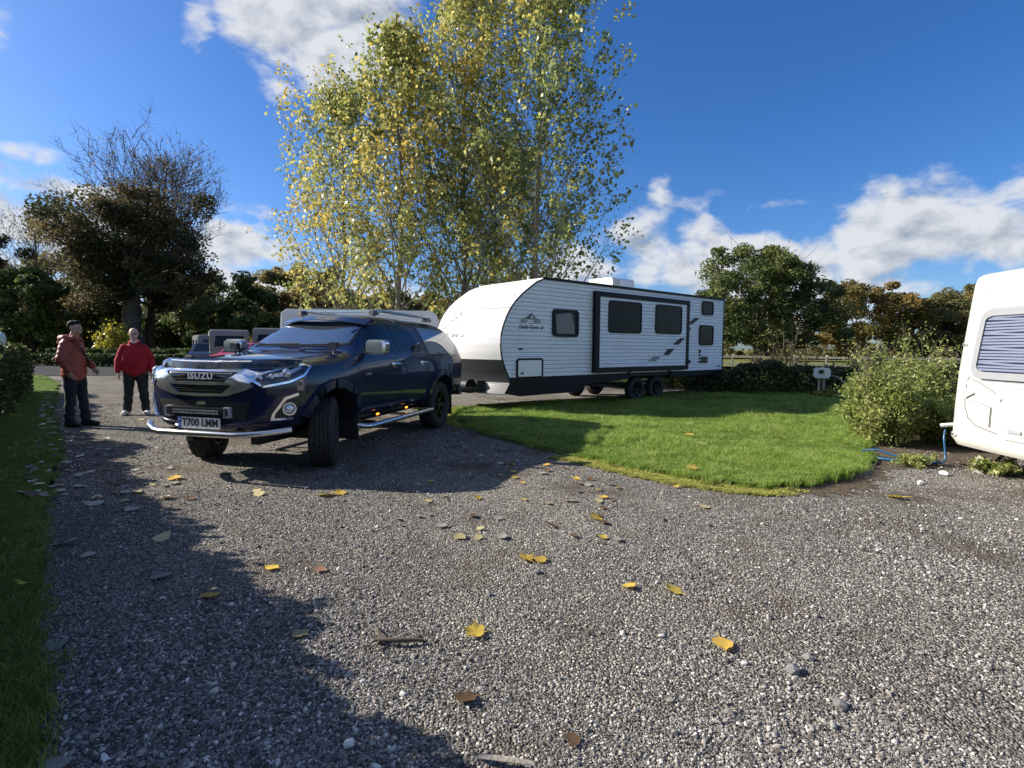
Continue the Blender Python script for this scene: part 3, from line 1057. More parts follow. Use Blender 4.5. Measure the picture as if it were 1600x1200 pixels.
def branch_tree(name, label, loc, H, R0, env, n1, n2, n3, ang, seed, trunk_r, leaf=0.09, per=6, pal=None, group=None, start=.12, matl='leaf', bark='bark_pale', patchy=None, forks=1,
                spread=.11, leaf_low=0.0, cat='tree', lean=(0, 0), keep=1.0, min_r=.006):
    """tree of leader, limbs, branches and twigs with single leaves along the twigs"""
    rr = random.Random(seed)
    rg = np.random.default_rng(seed)
    root = thing(name, loc, rr.random() * 6.28, label, cat, group)
    mb = MB()
    tips = []
    leaders = []
    for fk in range(forks):
        a = rr.random() * 6.28 + fk * 6.28 / forks
        top = Vector((math.cos(a), math.sin(a), 0)) * (R0 * .28 if forks > 1 else 0.02 * H) + Vector((lean[0], lean[1], H * (1 if fk == 0 else rr.uniform(.8, .97))))
        ld = bend((0, 0, -.1), top, 12, .05, rr)
        if forks > 1:
            ld = [Vector((q.x * min(1, (i / 12) * 1.3), q.y * min(1, (i / 12) * 1.3), q.z)) for i, q in enumerate(ld)]
        leaders.append(ld)
        mb.tube(ld, [trunk_r * (1.25 if i == 0 else (1 - i / 12.6) ** .9) * (1 if fk == 0 else .7) for i in range(13)], 8)
    az = 0
    for li, ld in enumerate(leaders):
        for k in range(n1 // forks):
            t = start + (0.985 - start) * (k + rr.random()) / (n1 // forks)
            f = t * 12
            i = min(11, int(f))
            p = ld[i].lerp(ld[i + 1], f - i)
            az += 2.399 + rr.uniform(-.4, .4)
            Ln = R0 * env(t) * rr.uniform(.75, 1.15)
            up = ang * (1 - .25 * t) * rr.uniform(.8, 1.2)
            d = Vector((math.cos(az) * math.sin(up), math.sin(az) * math.sin(up), math.cos(up)))
            ln = Ln / max(.3, math.sin(up))
            ln = min(ln, (H * 1.02 - p.z) / max(.15, d.z + .12))
            end = p + d * ln + Vector((0, 0, ln * .12))
            path = bend(p, end, 6, .06, rr, -.05)
            r1 = trunk_r * (1 - t) ** .8 * .26 + .008
            mb.tube(path, [r1 * (1 - j / 6.6) for j in range(7)], 5, False)
            for b in range(n2):
                s = .18 + .82 * (b + rr.random()) / n2
                g = s * 6
                j = min(5, int(g))
                q = path[j].lerp(path[j + 1], g - j)
                dd = (path[j + 1] - path[j]).normalized()
                side = dd.cross(Vector((rr.gauss(0, 1), rr.gauss(0, 1), rr.gauss(0, 1)))).normalized()
                l2 = ln * rr.uniform(.16, .34) * (1.1 - .6 * s) + .25
                e2 = q + (dd * .75 + side * .7 + Vector((0, 0, .25))) * l2
                p2 = bend(q, e2, 3, .10, rr)
                r2 = max(min_r, r1 * .35 * (1 - .5 * s))
                mb.tube(p2, [r2, r2 * .7, r2 * .5, r2 * .25], 3, False)
                tips.append((p2, t, l2, li))
                for c in range(n3):
                    m_ = p2[rr.randint(1, 3)]
                    sd = Vector((rr.gauss(0, 1), rr.gauss(0, 1), rr.gauss(.35, .8))).normalized()
                    e3 = m_ + (sd * .8 + dd * .5) * l2 * rr.uniform(.35, .7)
                    p3 = [m_, m_.lerp(e3, .5) + sd.cross(dd) * l2 * .04, e3]
                    mb.tube(p3, [r2 * .45, r2 * .3, r2 * .12], 3, False)
                    tips.append((p3, t, l2 * .6, li))
    mb.build('trunk', M[bark], root, None)
    if pal is not None:
        cen, bias = [], []
        for (pp, t, l, li) in tips:
            bb = (patchy(pp[-1], t) if patchy else .5) + rr.gauss(0, .14)
            k = int(per * (.3 + rr.random() * 1.4) * (1 if t > leaf_low else .4) * (keep if rr.random() > .12 else .2))
            for _ in range(k):
                f = rr.random() ** .7 * (len(pp) - 1)
                i = min(len(pp) - 2, int(f))
                q = pp[i].lerp(pp[i + 1], f - i)
                cen.append((q.x + rr.gauss(0, spread), q.y + rr.gauss(0, spread), q.z + rr.gauss(-.02, spread)))
                bias.append(bb)
        cen = np.array(cen)
        cols = pick(pal, len(cen), rg, bias=np.array(bias))
        me = leaves_mesh('crown', cen, leaf * rg.uniform(.4, 1.35, len(cen)), cols, 1.1, 0.0, rg, .4)
        link('crown', me, M[matl], root)
    return root


# poplars behind the truck and the trailer
POP = [(0.13, 0.165, 0.060), (0.23, 0.27, 0.085), (0.36, 0.39, 0.13), (0.52, 0.50, 0.17), (0.64, 0.53, 0.14), (0.68, 0.48, 0.09)]


def fast(t):
    return (0.55 + .45 * min(1, t / .25)) * (1 - t) ** .68 + .07


def patch_fn(s, base, amp):
    def f(q, t):
        return base + amp * (math.sin(q.x * 1.1 + s) + math.sin(q.z * .9 + 2 * s) + .7 * math.sin(q.y * 1.3 + q.z * .5 + 3 * s)) / 2.7
    return f


branch_tree('poplar_tree', 'tallest poplar with green and gold leaves rising straight behind the nose of the travel trailer', (.75, 20.8, 0), 14.6, 4.1, fast, 58, 9, 3, R(40), 11, .15, .14, 10, POP,
            'poplars behind the truck and trailer', .08, patchy=patch_fn(1.0, .36, .34))
branch_tree('poplar_tree', 'tall thin leaved poplar between the truck roof and the trailer nose', (-2.1, 22.5, 0), 15.2, 3.2, fast, 56, 9, 3, R(33), 12, .16, .14, 8.5, POP,
            'poplars behind the truck and trailer', .08, patchy=patch_fn(2.1, .50, .40))
branch_tree('poplar_tree', 'poplar with a dark stem right behind the roof of the dark blue pickup', (-4.6, 21.4, 0), 12.7, 2.9, fast, 50, 9, 3, R(34), 13, .14, .138, 10, POP,
            'poplars behind the truck and trailer', .08, patchy=patch_fn(3.3, .52, .32))
branch_tree('poplar_tree', 'outermost poplar beside the open sky with sparse yellowing twigs', (-7.2, 23.2, 0), 11.2, 3.5, fast, 48, 9, 3, R(40), 14, .13, .13, 10, POP,
            'poplars behind the truck and trailer', .06, patchy=patch_fn(4.4, .58, .30), keep=.85)
branch_tree('poplar_tree', 'short bushy poplar low behind the white motor caravan', (-1.0, 24.5, 0), 9.5, 4.2, fast, 46, 10, 3, R(48), 15, .12, .13, 12, POP,
            'poplars behind the truck and trailer', .05, patchy=patch_fn(5.4, .30, .25))

# the big tree at the lane and the bare one behind it
DARK = [(0.042, 0.052, 0.026), (0.066, 0.072, 0.034), (0.095, 0.090, 0.042), (0.13, 0.10, 0.05), (0.17, 0.12, 0.058)]
OAKG = [(0.062, 0.090, 0.028), (0.098, 0.135, 0.040), (0.14, 0.17, 0.052), (0.19, 0.19, 0.066)]
BROWN = [(0.115, 0.112, 0.035), (0.18, 0.145, 0.048), (0.25, 0.175, 0.058), (0.30, 0.20, 0.065)]
MIX = [(0.095, 0.105, 0.042), (0.15, 0.145, 0.058), (0.22, 0.195, 0.072), (0.28, 0.225, 0.08)]
clump_tree('oak_tree', 'huge dark leaved oak with thick trunk standing beside the lane behind the man in red', (-33.4, 48, 0), 14.8, 4.6, (6.0, 5.5), 160, 270, .25, DARK, 21, .95, clump=.19, limbs=70, low=-.95, shell=(.3, 1.0))
branch_tree('bare_tree', 'tall leafless tree with a fan of fine twigs rising above the dark oak', (-36.6, 55, 0), 19.4, 7.2, lambda t: (1 - abs(t - .5) * 1.2) ** .8, 60, 12, 9, R(46), 22, .5, .16, 1, BROWN, None, .25,
            'leaf_dull', 'twig', forks=3, spread=.3, min_r=.034)
branch_tree('bare_tree', 'slender half bare tree left of the dark oak with pale twigs', (-47.5, 55, 0), 13.5, 5.0, lambda t: 1 - .6 * t, 40, 9, 5, R(42), 23, .28, .16, 1.5, MIX, None, .1, 'leaf_dull', 'twig', spread=.3, min_r=.02)
clump_tree('conifer_tree', 'dark flat layered conifer at the edge of the wood', (-51.5, 52, 0), 12.3, 6.5, (3.8, 3.8), 40, 200, .24, [(0.012, 0.018, 0.010), (0.02, 0.028, 0.014)], 24, .3, clump=.2, limbs=20, low=-.5)
k = 0
for (x, y, H, b, r, pal, lab) in [
    (-50, 60, 8.5, .6, 6, MIX, 'hazy green bushy tree at the outer edge of the wood'),
    (-44, 50, 7.8, .4, 5, OAKG, 'low green tree beside the half bare tree'),
    (-40.0, 52, 7.6, .3, 4.6, MIX, 'yellowing tree behind the man in the brown jacket'),
    (-36.5, 62, 9.5, .5, 5.5, OAKG, 'green tree close behind the trunk of the dark oak'),
    (-27.5, 55, 8.2, .4, 5.2, OAKG, 'dark tree filling the gap beside the oak trunk'),
    (-29.5, 70, 11.5, 1, 5.0, MIX, 'distant round tree over the dark hedge'),
    (-21.5, 60, 9.3, .8, 4.6, BROWN, 'brown autumn tree between the dark oak and the poplars'),
    (-24.2, 66, 9.2, .8, 4.0, OAKG, 'dull green tree beside the brown autumn tree'),
    (-57, 66, 12, .8, 7, MIX, 'dark tree at the far edge of the wood'),
    (-15, 62, 7.6, .5, 5.5, MIX, 'olive tree behind the outermost poplar'),
    (-8, 66, 7.4, .5, 5.5, BROWN, 'low brown tree seen between the poplar stems'),
    (0, 68, 7.5, .5, 6.0, MIX, 'olive tree far behind the poplar stems'),
    (7, 64, 8.0, .5, 5.5, OAKG, 'dark tree showing over the trailer roof beside the poplar'),
]:
    k += 1
    clump_tree('woodland_tree', lab, (x, y, 0), H, b, (r, r * .8), 80, 260, .32, pal, 30 + k, .3, 'trees at the edge of the wood', clump=.17, limbs=14, low=-.95)

# oak and autumn trees across the field
clump_tree('oak_tree', 'broad dark green oak beyond the fence behind the rear of the trailer', (18.9, 42, 0), 9.2, 1.2, (5.5, 5.0), 190, 260, .20, OAKG, 51, .42, clump=.155, limbs=60, low=-.95, shell=(.25, 1.0))
for i, (x, y, H, b, r, pal, lab) in enumerate([
    (38.3, 60, 8.6, .8, 6.2, BROWN, 'rusty brown oak across the field over the green bush'),
    (46.5, 60, 6.8, .7, 4.4, MIX, 'lower olive oak beside the rusty brown one'),
    (52.5, 64, 8.8, .7, 4.6, MIX, 'olive brown tree half hidden by the white caravan'),
    (60, 66, 9.5, .7, 6, BROWN, 'brown tree behind the white caravan'),
    (29.5, 66, 6.3, .6, 4.6, MIX, 'small olive tree in the gap behind the green oak'),
    (70, 70, 10, .7, 6.5, OAKG, 'green tree hidden mostly by the white caravan'),
]):
    clump_tree('field_tree', lab, (x, y, 0), H, b, (r, r * .85), 130, 240, .26, pal, 60 + i, .3, 'autumn trees across the field', clump=.15, limbs=22, low=-.95)
# the wood goes on behind the single trees
rg = np.random.default_rng(6)
n = 52000
hx = rg.uniform(-95, 14, n)
top = 6.3 + 1.6 * np.sin(hx * .23) + 1.0 * np.sin(hx * .61 + 1) + .6 * np.sin(hx * 1.7) - 2.2 * np.clip((hx + 26) / 18, 0, 1)
hz = top * rg.random(n) ** .7
cen = np.stack([hx, 79 + rg.normal(0, 1.8, n), hz], 1)
lumps = .5 + .5 * np.sin(hx * .5) * np.sin(hz * .9 + hx * .3)
tag(link('far_wood', leaves_mesh('far_wood', cen, .5 * rg.uniform(.6, 1.3, n), pick(OAKG + MIX, n, rg, bias=lumps)), M['leaf_dull']), kind='stuff')
# a low far hedge line that closes the field
rg = np.random.default_rng(5)
n = 26000
hx = rg.uniform(8, 120, n)
hz = np.abs(rg.normal(0, 1, n)) * (.9 + .5 * np.sin(hx * .35) + .3 * np.sin(hx * 1.1))
cen = np.stack([hx, 78 + rg.normal(0, 1.5, n) - hx * .05, hz], 1)
tag(link('far_hedge', leaves_mesh('far_hedge', cen, .4 * rg.uniform(.6, 1.3, n), pick(MIX, n, rg)), M['leaf_dull']), kind='stuff')


# ------------------------------------------------------------------ hedges and shrubs
def hedge(name, label, path, width, height, n, leaf, pal, seed, cat='hedge', group=None, matl='leaf_dull', stems=40, top_amp=.12, inner=True, taper=1.0):
    rg = np.random.default_rng(seed)
    rr = random.Random(seed)
    P = [Vector((*p, 0)) for p in path]
    root = thing(name, P[0].lerp(P[-1], .5), 0, label, cat, group)
    o = root.location.copy()
    Ls = [(P[i + 1] - P[i]).length for i in range(len(P) - 1)]
    tot = sum(Ls)
    def at_(t):
        d = t * tot
        for i, l in enumerate(Ls):
            if d <= l or i == len(Ls) - 1:
                q = P[i].lerp(P[i + 1], min(1, d / l))
                tt = (P[i + 1] - P[i]).normalized()
                return q, Vector((-tt.y, tt.x, 0))
            d -= l
    T = rg.random(n)
    side = rg.uniform(-1, 1, n)
    zf = rg.random(n) ** .8
    # most leaves near the surface
    edge = rg.random(n) < .7
    topm = rg.random(n) < .45
    side = np.where(edge & ~topm, np.sign(side) * (1 - np.abs(rg.normal(0, .10, n))), side)
    zf = np.where(edge & topm, 1 - np.abs(rg.normal(0, .06, n)), zf)
    cen = np.zeros((n, 3))
    ph = [rr.uniform(0, 6) for _ in range(4)]
    for i in range(n):
        q, nn = at_(T[i])
        u = T[i] * tot
        hh = height * (taper if T[i] < .42 else 1) * (1 + top_amp * (math.sin(u * 1.3 + ph[0]) * .5 + math.sin(u * 3.1 + ph[1]) * .35 + math.sin(u * 7 + ph[2]) * .3))
        wv = width / 2 * (1 + .18 * math.sin(u * 2.2 + ph[3]) + .12 * math.sin(u * 5 + 4 * zf[i])) * (1 - .25 * zf[i] ** 3)
        c = q + nn * (side[i] * wv) + Vector((0, 0, .04 + zf[i] * hh))
        cen[i] = (c.x - o.x, c.y - o.y, c.z)
    cen += rg.normal(0, .035, (n, 3))
    cols = pick(pal, n, rg)
    link('foliage', leaves_mesh('foliage', cen, leaf * rg.uniform(.6, 1.3, n), cols, 1.2, .2, rg), M[matl], root)
    mb = MB()
    for _ in range(stems):
        q, nn = at_(rr.random())
        b = q + nn * rr.uniform(-.25, .25) * width - o
        for _k in range(3):
            e = b + Vector((rr.gauss(0, .22), rr.gauss(0, .22), height * rr.uniform(.5, 1.05)))
            mb.tube(bend(b, e, 3, .12, rr), [.016, .012, .008, .003], 3, False)
    tag(mb.build('stems', M['twig'], root, None), kind='stuff')
    return root


HG = [(0.030, 0.044, 0.015), (0.050, 0.072, 0.022), (0.08, 0.105, 0.032), (0.125, 0.135, 0.05), (0.19, 0.18, 0.08)]
hedge('clipped_hedge', 'clipped dark green hedge running along the grass verge beside the lane', [(-13.9, 14.9), (-10.55, 10.6), (-7.75, 7.0), (-4.70, 3.55), (-2.86, 1.95), (-2.12, .95), (-1.85, -2)], 1.0, 1.42, 66000, .085, HG, 71, stems=110, taper=.84)
hedge('low_hedge', 'dark low hedge across the lane in front of the distant caravans', [(-34, 40.5), (-27, 40), (-20, 39)], 1.6, .9, 9000, .17, HG[:3], 72, stems=20)
hedge('low_hedge', 'low dark bank of brambles behind the man in red', [(-29.5, 33.5), (-24, 33), (-18.5, 32.5)], 1.2, .62, 8000, .15, HG[:3], 73, stems=20)
hedge('shrub_row', 'dark row of shrubs behind the electric hook-up post', [(6.0, 16.9), (7.5, 16.4), (9.0, 16.4), (11.5, 15.8), (13.5, 15.5)], 1.3, .72, 15000, .085, HG, 74, cat='shrubs', stems=60, top_amp=.35)
hedge('shrub_row', 'sunlit shrubs at the rear corner of the trailer', [(5.4, 19.2), (6.4, 18.2), (7.4, 17.4)], 1.3, .62, 7000, .08, HG[1:], 75, cat='shrubs', stems=40, top_amp=.4)


def shrub(name, label, loc, n, H, R0, leaf, pal, seed, per=40, cat='bush', group=None, aspect=2.2, thin=.004, fan=.6, low=.1, spread=.05, matl='leaf', tops=0):
    """many stems from one base, narrow leaves along them"""
    rr = random.Random(seed)
    rg = np.random.default_rng(seed)
    root = thing(name, loc, 0, label, cat, group)
    mb = MB()
    cen, bias = [], []
    for i in range(n):
        a = rr.random() * 6.283
        q = math.sqrt(rr.random())
        b = Vector((math.cos(a) * R0[0] * q * .45, math.sin(a) * R0[1] * q * .45, -.03))
        h = H * (1 - .35 * q * q) * rr.uniform(.55, 1.05)
        if i < tops: h = H * rr.uniform(1.15, 1.5)
        e = Vector((math.cos(a) * R0[0] * q + rr.gauss(0, .1), math.sin(a) * R0[1] * q + rr.gauss(0, .1), h))
        p = bend(b, e, 5, .10, rr, .10)
        mb.tube(p, [thin * (2.2 - .38 * j) for j in range(6)], 4, False)
        sub = [p]
        for _ in range(5):
            j = rr.randint(1, 4)
            d = Vector((rr.gauss(0, 1), rr.gauss(0, 1), .6)).normalized() * h * rr.uniform(.12, .3)
            s_ = bend(p[j], p[j] + d, 3, .1, rr)
            mb.tube(s_, [thin, thin * .8, thin * .6, thin * .3], 3, False)
            sub.append(s_)
        bb = rr.random()
        for s_ in sub:
            for _ in range(max(1, int(per * len(s_) / 14 * (.35 if i < tops else 1)))):
                f = (low + (1 - low) * rr.random()) * (len(s_) - 1)
                j = min(len(s_) - 2, int(f))
                c = s_[j].lerp(s_[j + 1], f - j)
                cen.append((c.x + rr.gauss(0, spread), c.y + rr.gauss(0, spread), max(.02, c.z + rr.gauss(0, spread))))
                bias.append(bb * .6 + .2)
    cen = np.array(cen)
    tag(mb.build('stems', M['twig'], root, None), kind='stuff')
    link('foliage', leaves_mesh('foliage', cen, leaf * rg.uniform(.6, 1.3, len(cen)), pick(pal, len(cen), rg, bias=np.array(bias)), aspect, .1, rg), M[matl], root)
    return root


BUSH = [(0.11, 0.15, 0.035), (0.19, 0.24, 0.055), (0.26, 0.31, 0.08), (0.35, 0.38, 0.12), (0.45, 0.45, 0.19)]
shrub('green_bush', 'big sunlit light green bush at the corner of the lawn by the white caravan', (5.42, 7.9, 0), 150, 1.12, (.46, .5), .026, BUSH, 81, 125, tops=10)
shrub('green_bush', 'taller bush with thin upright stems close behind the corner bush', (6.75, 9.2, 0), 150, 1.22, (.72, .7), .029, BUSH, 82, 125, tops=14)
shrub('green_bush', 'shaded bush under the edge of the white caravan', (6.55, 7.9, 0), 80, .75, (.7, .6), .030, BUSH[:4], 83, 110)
shrub('weed_plant', 'small ragged weed clump in front of the dark gap under the white caravan', (5.38, 6.02, 0), 26, .20, (.26, .22), .022, BUSH[1:], 84, 40, cat='weed', thin=.002, spread=.02)
shrub('weed_plant', 'low weeds beside the coil of blue hose', (4.78, 6.35, 0), 18, .15, (.26, .15), .02, BUSH, 85, 34, cat='weed', thin=.002, spread=.02)
shrub('weed_plant', 'dry grassy weeds at the foot of the hook-up post', (8.75, 15.0, .03), 20, .28, (.35, .25), .05, BUSH[1:], 86, 16, cat='weed', thin=.002, spread=.03)
shrub('yellow_bush', 'bright yellow leaved bush beside the trunk of the dark oak', (-32.6, 44.8, 0), 60, 3.5, (1.5, 1.2), .20, [(0.22, 0.22, 0.03), (0.42, 0.38, 0.05), (0.6, 0.5, 0.08)], 87, 18, thin=.012, aspect=1.1, spread=.2)
shrub('bare_shrub', 'dry pale shrub with bare stems rising in front of the green oak', (12.3, 25, 0), 34, 2.1, (1.6, 1.0), .09, [(0.16, 0.14, 0.05), (0.25, 0.2, 0.07)], 88, 8, cat='bush', thin=.010, spread=.1, matl='leaf_dull', tops=5)
shrub('bare_shrub', 'thorny sapling in front of the fence near the hook-up post', (14.5, 22.0, 0), 30, 1.5, (1.3, .9), .08, [(0.10, 0.11, 0.03), (0.2, 0.17, 0.05)], 89, 14, cat='bush', thin=.009, spread=.1, matl='leaf_dull', tops=3)

# ------------------------------------------------------------------ wheels
def place(me, mtx):
    me.transform(mtx)
    return me


FRONT_M = Matrix(((0, 0, 1, 0), (1, 0, 0, 0), (0, 1, 0, 0), (0, 0, 0, 1)))     # text facing +x
SIDE_M = Matrix(((-1, 0, 0, 0), (0, 0, 1, 0), (0, 1, 0, 0), (0, 0, 0, 1)))     # text facing +y


def wheel(parent, loc, r, w, rim_r, yaw=0.0, side=1, spokes=6, rim_m='rim_black', name='wheel', grooves=True):
    o = bpy.data.objects.new(name, None)
    COL.objects.link(o)
    o.parent = parent
    o.location = loc
    o.rotation_euler = (0, 0, yaw)
    h = w / 2
    g = .009 if grooves else 0
    prof = [(rim_r, -h * .82), (rim_r + .02, -h * .95), ((r + rim_r) / 2, -h * 1.04), (r - .04, -h * .98), (r - .012, -h * .86), (r, -h * .70)]
    for c in (-.46, -.12, .22, .54):
        prof += [(r, h * (c - .05)), (r - g, h * (c - .04)), (r - g, h * (c + .04)), (r, h * (c + .05))]
    prof += [(r, h * .70), (r - .012, h * .86), (r - .04, h * .98), ((r + rim_r) / 2, h * 1.04), (rim_r + .02, h * .95), (rim_r, h * .82)]
    m = len(prof)
    mb = MB()
    n = 72
    mb.lathe(prof, n, 'y', jit=lambda k, j: (-.014 if (k % 3 == 0 and (4 <= j <= 6 or m - 7 <= j <= m - 5)) else (-.011 if (k + 2 * (j // 4)) % 4 == 0 and 6 < j < m - 7 else 0)) if grooves else 0)
    mb.build('tyre', M['rubber'], o, 35)
    mb = MB()
    s = side
    mb.lathe([(rim_r + .004, -h * .82), (rim_r - .02, -h * .80), (rim_r - .035, -h * .3), (rim_r - .035, h * .55), (rim_r - .015, h * .80), (rim_r + .004, h * .82)], 40)
    mb.lathe([(.02, s * h * .25), (rim_r - .03, s * h * .15)], 24)
    for k in range(spokes):
        a = 6.283 * k / spokes
        ca, sa = math.cos(a), math.sin(a)
        for dw, hh in ((.032, .62),):
            pts = [(ca * t - sa * e, s * h * q, sa * t + ca * e) for t, e, q in
                   ((.05, -.035, hh), (rim_r - .02, -.025, hh + .12), (rim_r - .02, .025, hh + .12), (.05, .035, hh))]
            pts2 = [(p[0], p[1] - s * .03, p[2]) for p in pts]
            mb.add(pts + pts2, [(0, 1, 2, 3), (7, 6, 5, 4), (0, 4, 5, 1), (1, 5, 6, 2), (2, 6, 7, 3), (3, 7, 4, 0)])
    mb.lathe([(.0, s * h * .78), (.05, s * h * .76), (.065, s * h * .6), (.07, s * h * .3)], 20)
    mb.build('rim', M[rim_m], o, 35)
    return o


# ------------------------------------------------------------------ the pickup
TRUCK = thing('pickup_truck', (-2.497, 7.849, 0), R(-105.367), 'dark navy double cab pickup with chrome grille and canopy towing the travel trailer', 'pickup truck')
STN = [  # x, underside z, then half section points (y,z) from sill to roof centre
    (2.455, .55, (.20, .56), (.34, .66), (.38, .80), (.38, .93), (.36, 1.03), (.30, 1.075), (.15, 1.09), 1.095),
    (2.42, .49, (.42, .50), (.58, .60), (.63, .80), (.63, .97), (.58, 1.06), (.45, 1.10), (.22, 1.125), 1.13),
    (2.28, .46, (.60, .46), (.78, .57), (.82, .80), (.82, 1.03), (.76, 1.12), (.56, 1.15), (.28, 1.165), 1.17),
    (2.10, .44, (.70, .44), (.88, .56), (.925, .82), (.918, 1.08), (.85, 1.165), (.60, 1.19), (.30, 1.205), 1.21),
    (1.90, .42, (.75, .42), (.93, .56), (.965, .84), (.95, 1.11), (.865, 1.20), (.62, 1.22), (.30, 1.235), 1.24),
    (1.50, .42, (.75, .42), (.94, .56), (.975, .86), (.95, 1.11), (.84, 1.215), (.64, 1.25), (.32, 1.268), 1.272),
    (1.15, .42, (.75, .42), (.94, .54), (.965, .86), (.95, 1.13), (.85, 1.245), (.68, 1.28), (.34, 1.298), 1.302),
    (0.98, .42, (.75, .42), (.935, .54), (.96, .86), (.945, 1.15), (.865, 1.27), (.735, 1.315), (.37, 1.335), 1.34),
    (0.90, .42, (.75, .42), (.935, .54), (.96, .86), (.945, 1.155), (.87, 1.28), (.745, 1.36), (.375, 1.385), 1.39),
    (0.55, .42, (.75, .42), (.935, .54), (.96, .86), (.945, 1.165), (.875, 1.29), (.705, 1.575), (.36, 1.605), 1.615),
    (0.24, .42, (.75, .42), (.935, .54), (.96, .86), (.945, 1.17), (.88, 1.295), (.670, 1.735), (.345, 1.770), 1.78),
    (0.00, .42, (.75, .42), (.935, .54), (.96, .86), (.945, 1.175), (.88, 1.30), (.665, 1.765), (.34, 1.805), 1.815),
    (-.50, .42, (.75, .42), (.935, .54), (.96, .86), (.945, 1.18), (.88, 1.305), (.665, 1.765), (.34, 1.81), 1.82),
    (-.94, .42, (.75, .42), (.935, .54), (.96, .86), (.945, 1.18), (.88, 1.31), (.675, 1.755), (.34, 1.80), 1.81),
    (-1.02, .42, (.75, .42), (.935, .54), (.96, .86), (.945, 1.18), (.885, 1.31), (.685, 1.75), (.34, 1.795), 1.805),
    (-1.55, .42, (.75, .42), (.94, .56), (.975, .87), (.95, 1.18), (.895, 1.31), (.72, 1.75), (.36, 1.79), 1.80),
    (-2.02, .46, (.75, .46), (.94, .57), (.965, .87), (.945, 1.18), (.895, 1.31), (.735, 1.74), (.37, 1.775), 1.785),
    (-2.32, .50, (.75, .50), (.93, .58), (.95, .87), (.935, 1.18), (.885, 1.31), (.755, 1.67), (.385, 1.71), 1.72),
    (-2.55, .54, (.75, .54), (.92, .60), (.94, .87), (.925, 1.17), (.87, 1.28), (.80, 1.44), (.41, 1.475), 1.485),
    (-2.62, .56, (.70, .56), (.86, .64), (.88, .87), (.87, 1.12), (.83, 1.22), (.78, 1.28), (.39, 1.30), 1.305),
]


def truck_body():
    mb = MB()
    nper = 16
    vs, fs = [], []
    for (x, zb, *pp) in STN:
        zt = pp[-1]
        half = [(0, zb)] + list(pp[:-1]) + [(0, zt)]
        loop = half + [(-y, z) for y, z in half[-2:0:-1]]
        vs += [(x, y, z) for y, z in loop]
    for i in range(len(STN) - 1):
        for k in range(nper):
            k2 = (k + 1) % nper
            fs.append((i * nper + k, i * nper + k2, (i + 1) * nper + k2, (i + 1) * nper + k))
    mb.add(vs, fs)
    mb.f.append(tuple(range(nper)))
    mb.f.append(tuple(range((len(STN) - 1) * nper, len(STN) * nper)))
    me = mb.mesh('body')
    o = link('body', me, M['navy'])
    o.modifiers.new('s', 'SUBSURF').levels = 3
    me2 = baked(o)
    o.modifiers.clear()
    o.data = me2
    cut = MB()
    for x in (1.5475, -1.5475):
        for s in (1, -1):
            prof = [(.0, s * .42), (.50, s * .42), (.50, s * 1.3), (0, s * 1.3)]
            cut.lathe(prof, 48, 'y', (x, 0, .40))
    cme = cut.mesh('cut')
    bm = bmesh.new()
    bm.from_mesh(cme)
    bmesh.ops.remove_doubles(bm, verts=bm.verts, dist=1e-4)
    bmesh.ops.recalc_face_normals(bm, faces=bm.faces)
    bm.to_mesh(cme)
    bm.free()
    co = link('cut', cme, M['dark_metal'])
    md = o.modifiers.new('b', 'BOOLEAN')
    md.object = co
    md.operation = 'DIFFERENCE'
    md.solver = 'EXACT'
    md.material_mode = 'TRANSFER'
    me3 = baked(o)
    bpy.data.objects.remove(co)
    bpy.data.objects.remove(o)
    return me3


me3 = truck_body()
bm = bmesh.new()
bm.from_mesh(me3)
for co, no in (((1.02, 0, 0), (1, 0, 0)), ((.06, 0, 0), (1, 0, 0)), ((-.955, 0, 0), (1, 0, 0)), ((0, 0, .50), (0, 0, 1)), ((0, 0, 1.275), (0, 0, 1)), ((0, 0, 1.205), (0, 0, 1)), ((0, .80, 0), (0, 1, 0)), ((0, -.80, 0), (0, 1, 0)), ((-1.0, 0, 0), (1, 0, 0))):
    bmesh.ops.bisect_plane(bm, geom=bm.verts[:] + bm.edges[:] + bm.faces[:], plane_co=co, plane_no=no)
bm.normal_update()
BV = BVHTree.FromBMesh(bm)
groups = {}
for f in bm.faces:
    c = f.calc_center_median()
    key = 'body'
    if f.material_index == 1: key = 'wheel_housing%d%d' % (c.x > 0, c.y > 0)
    elif c.x < -1.0 and c.z > 1.205: key = 'canopy'
    elif .50 < c.z < 1.275 and abs(c.y) > .80 and .06 < c.x < 1.02: key = 'door_f%d' % (1 if c.y > 0 else 0)
    elif .50 < c.z < 1.275 and abs(c.y) > .80 and -.955 < c.x < .06: key = 'door_r%d' % (1 if c.y > 0 else 0)
    elif c.x > 1.02 and f.normal.z > .55 and abs(c.y) < .80 and c.z > 1.0: key = 'bonnet'
    groups.setdefault(key, []).append(f)
DOORS = {}
for key, fl in groups.items():
    nb = bmesh.new()
    mp = {}
    for f in fl:
        for v in f.verts:
            if v not in mp: mp[v] = nb.verts.new(v.co)
        try:
            nb.faces.new([mp[v] for v in f.verts])
        except ValueError:
            pass
    me = bpy.data.meshes.new('body')
    nb.to_mesh(me)
    nb.free()
    smooth(me, 38)
    nm = 'door' if key.startswith('door') else 'wheel_housing' if key.startswith('wheel_housing') else key
    o = link(nm, me, M['dark_metal'] if nm == 'wheel_housing' else M['navy'], TRUCK)
    if key.startswith('door'): DOORS[key] = o
bm.free()

FR = lambda u, v: ((3.6, u, v), (-1, 0, 0))
TOP = lambda u, v: ((u, v, 3), (0, 0, -1))
CYS = .9


def SD(s):
    return lambda u, v: ((u, 2.2 * s, v), (0, -s, 0))


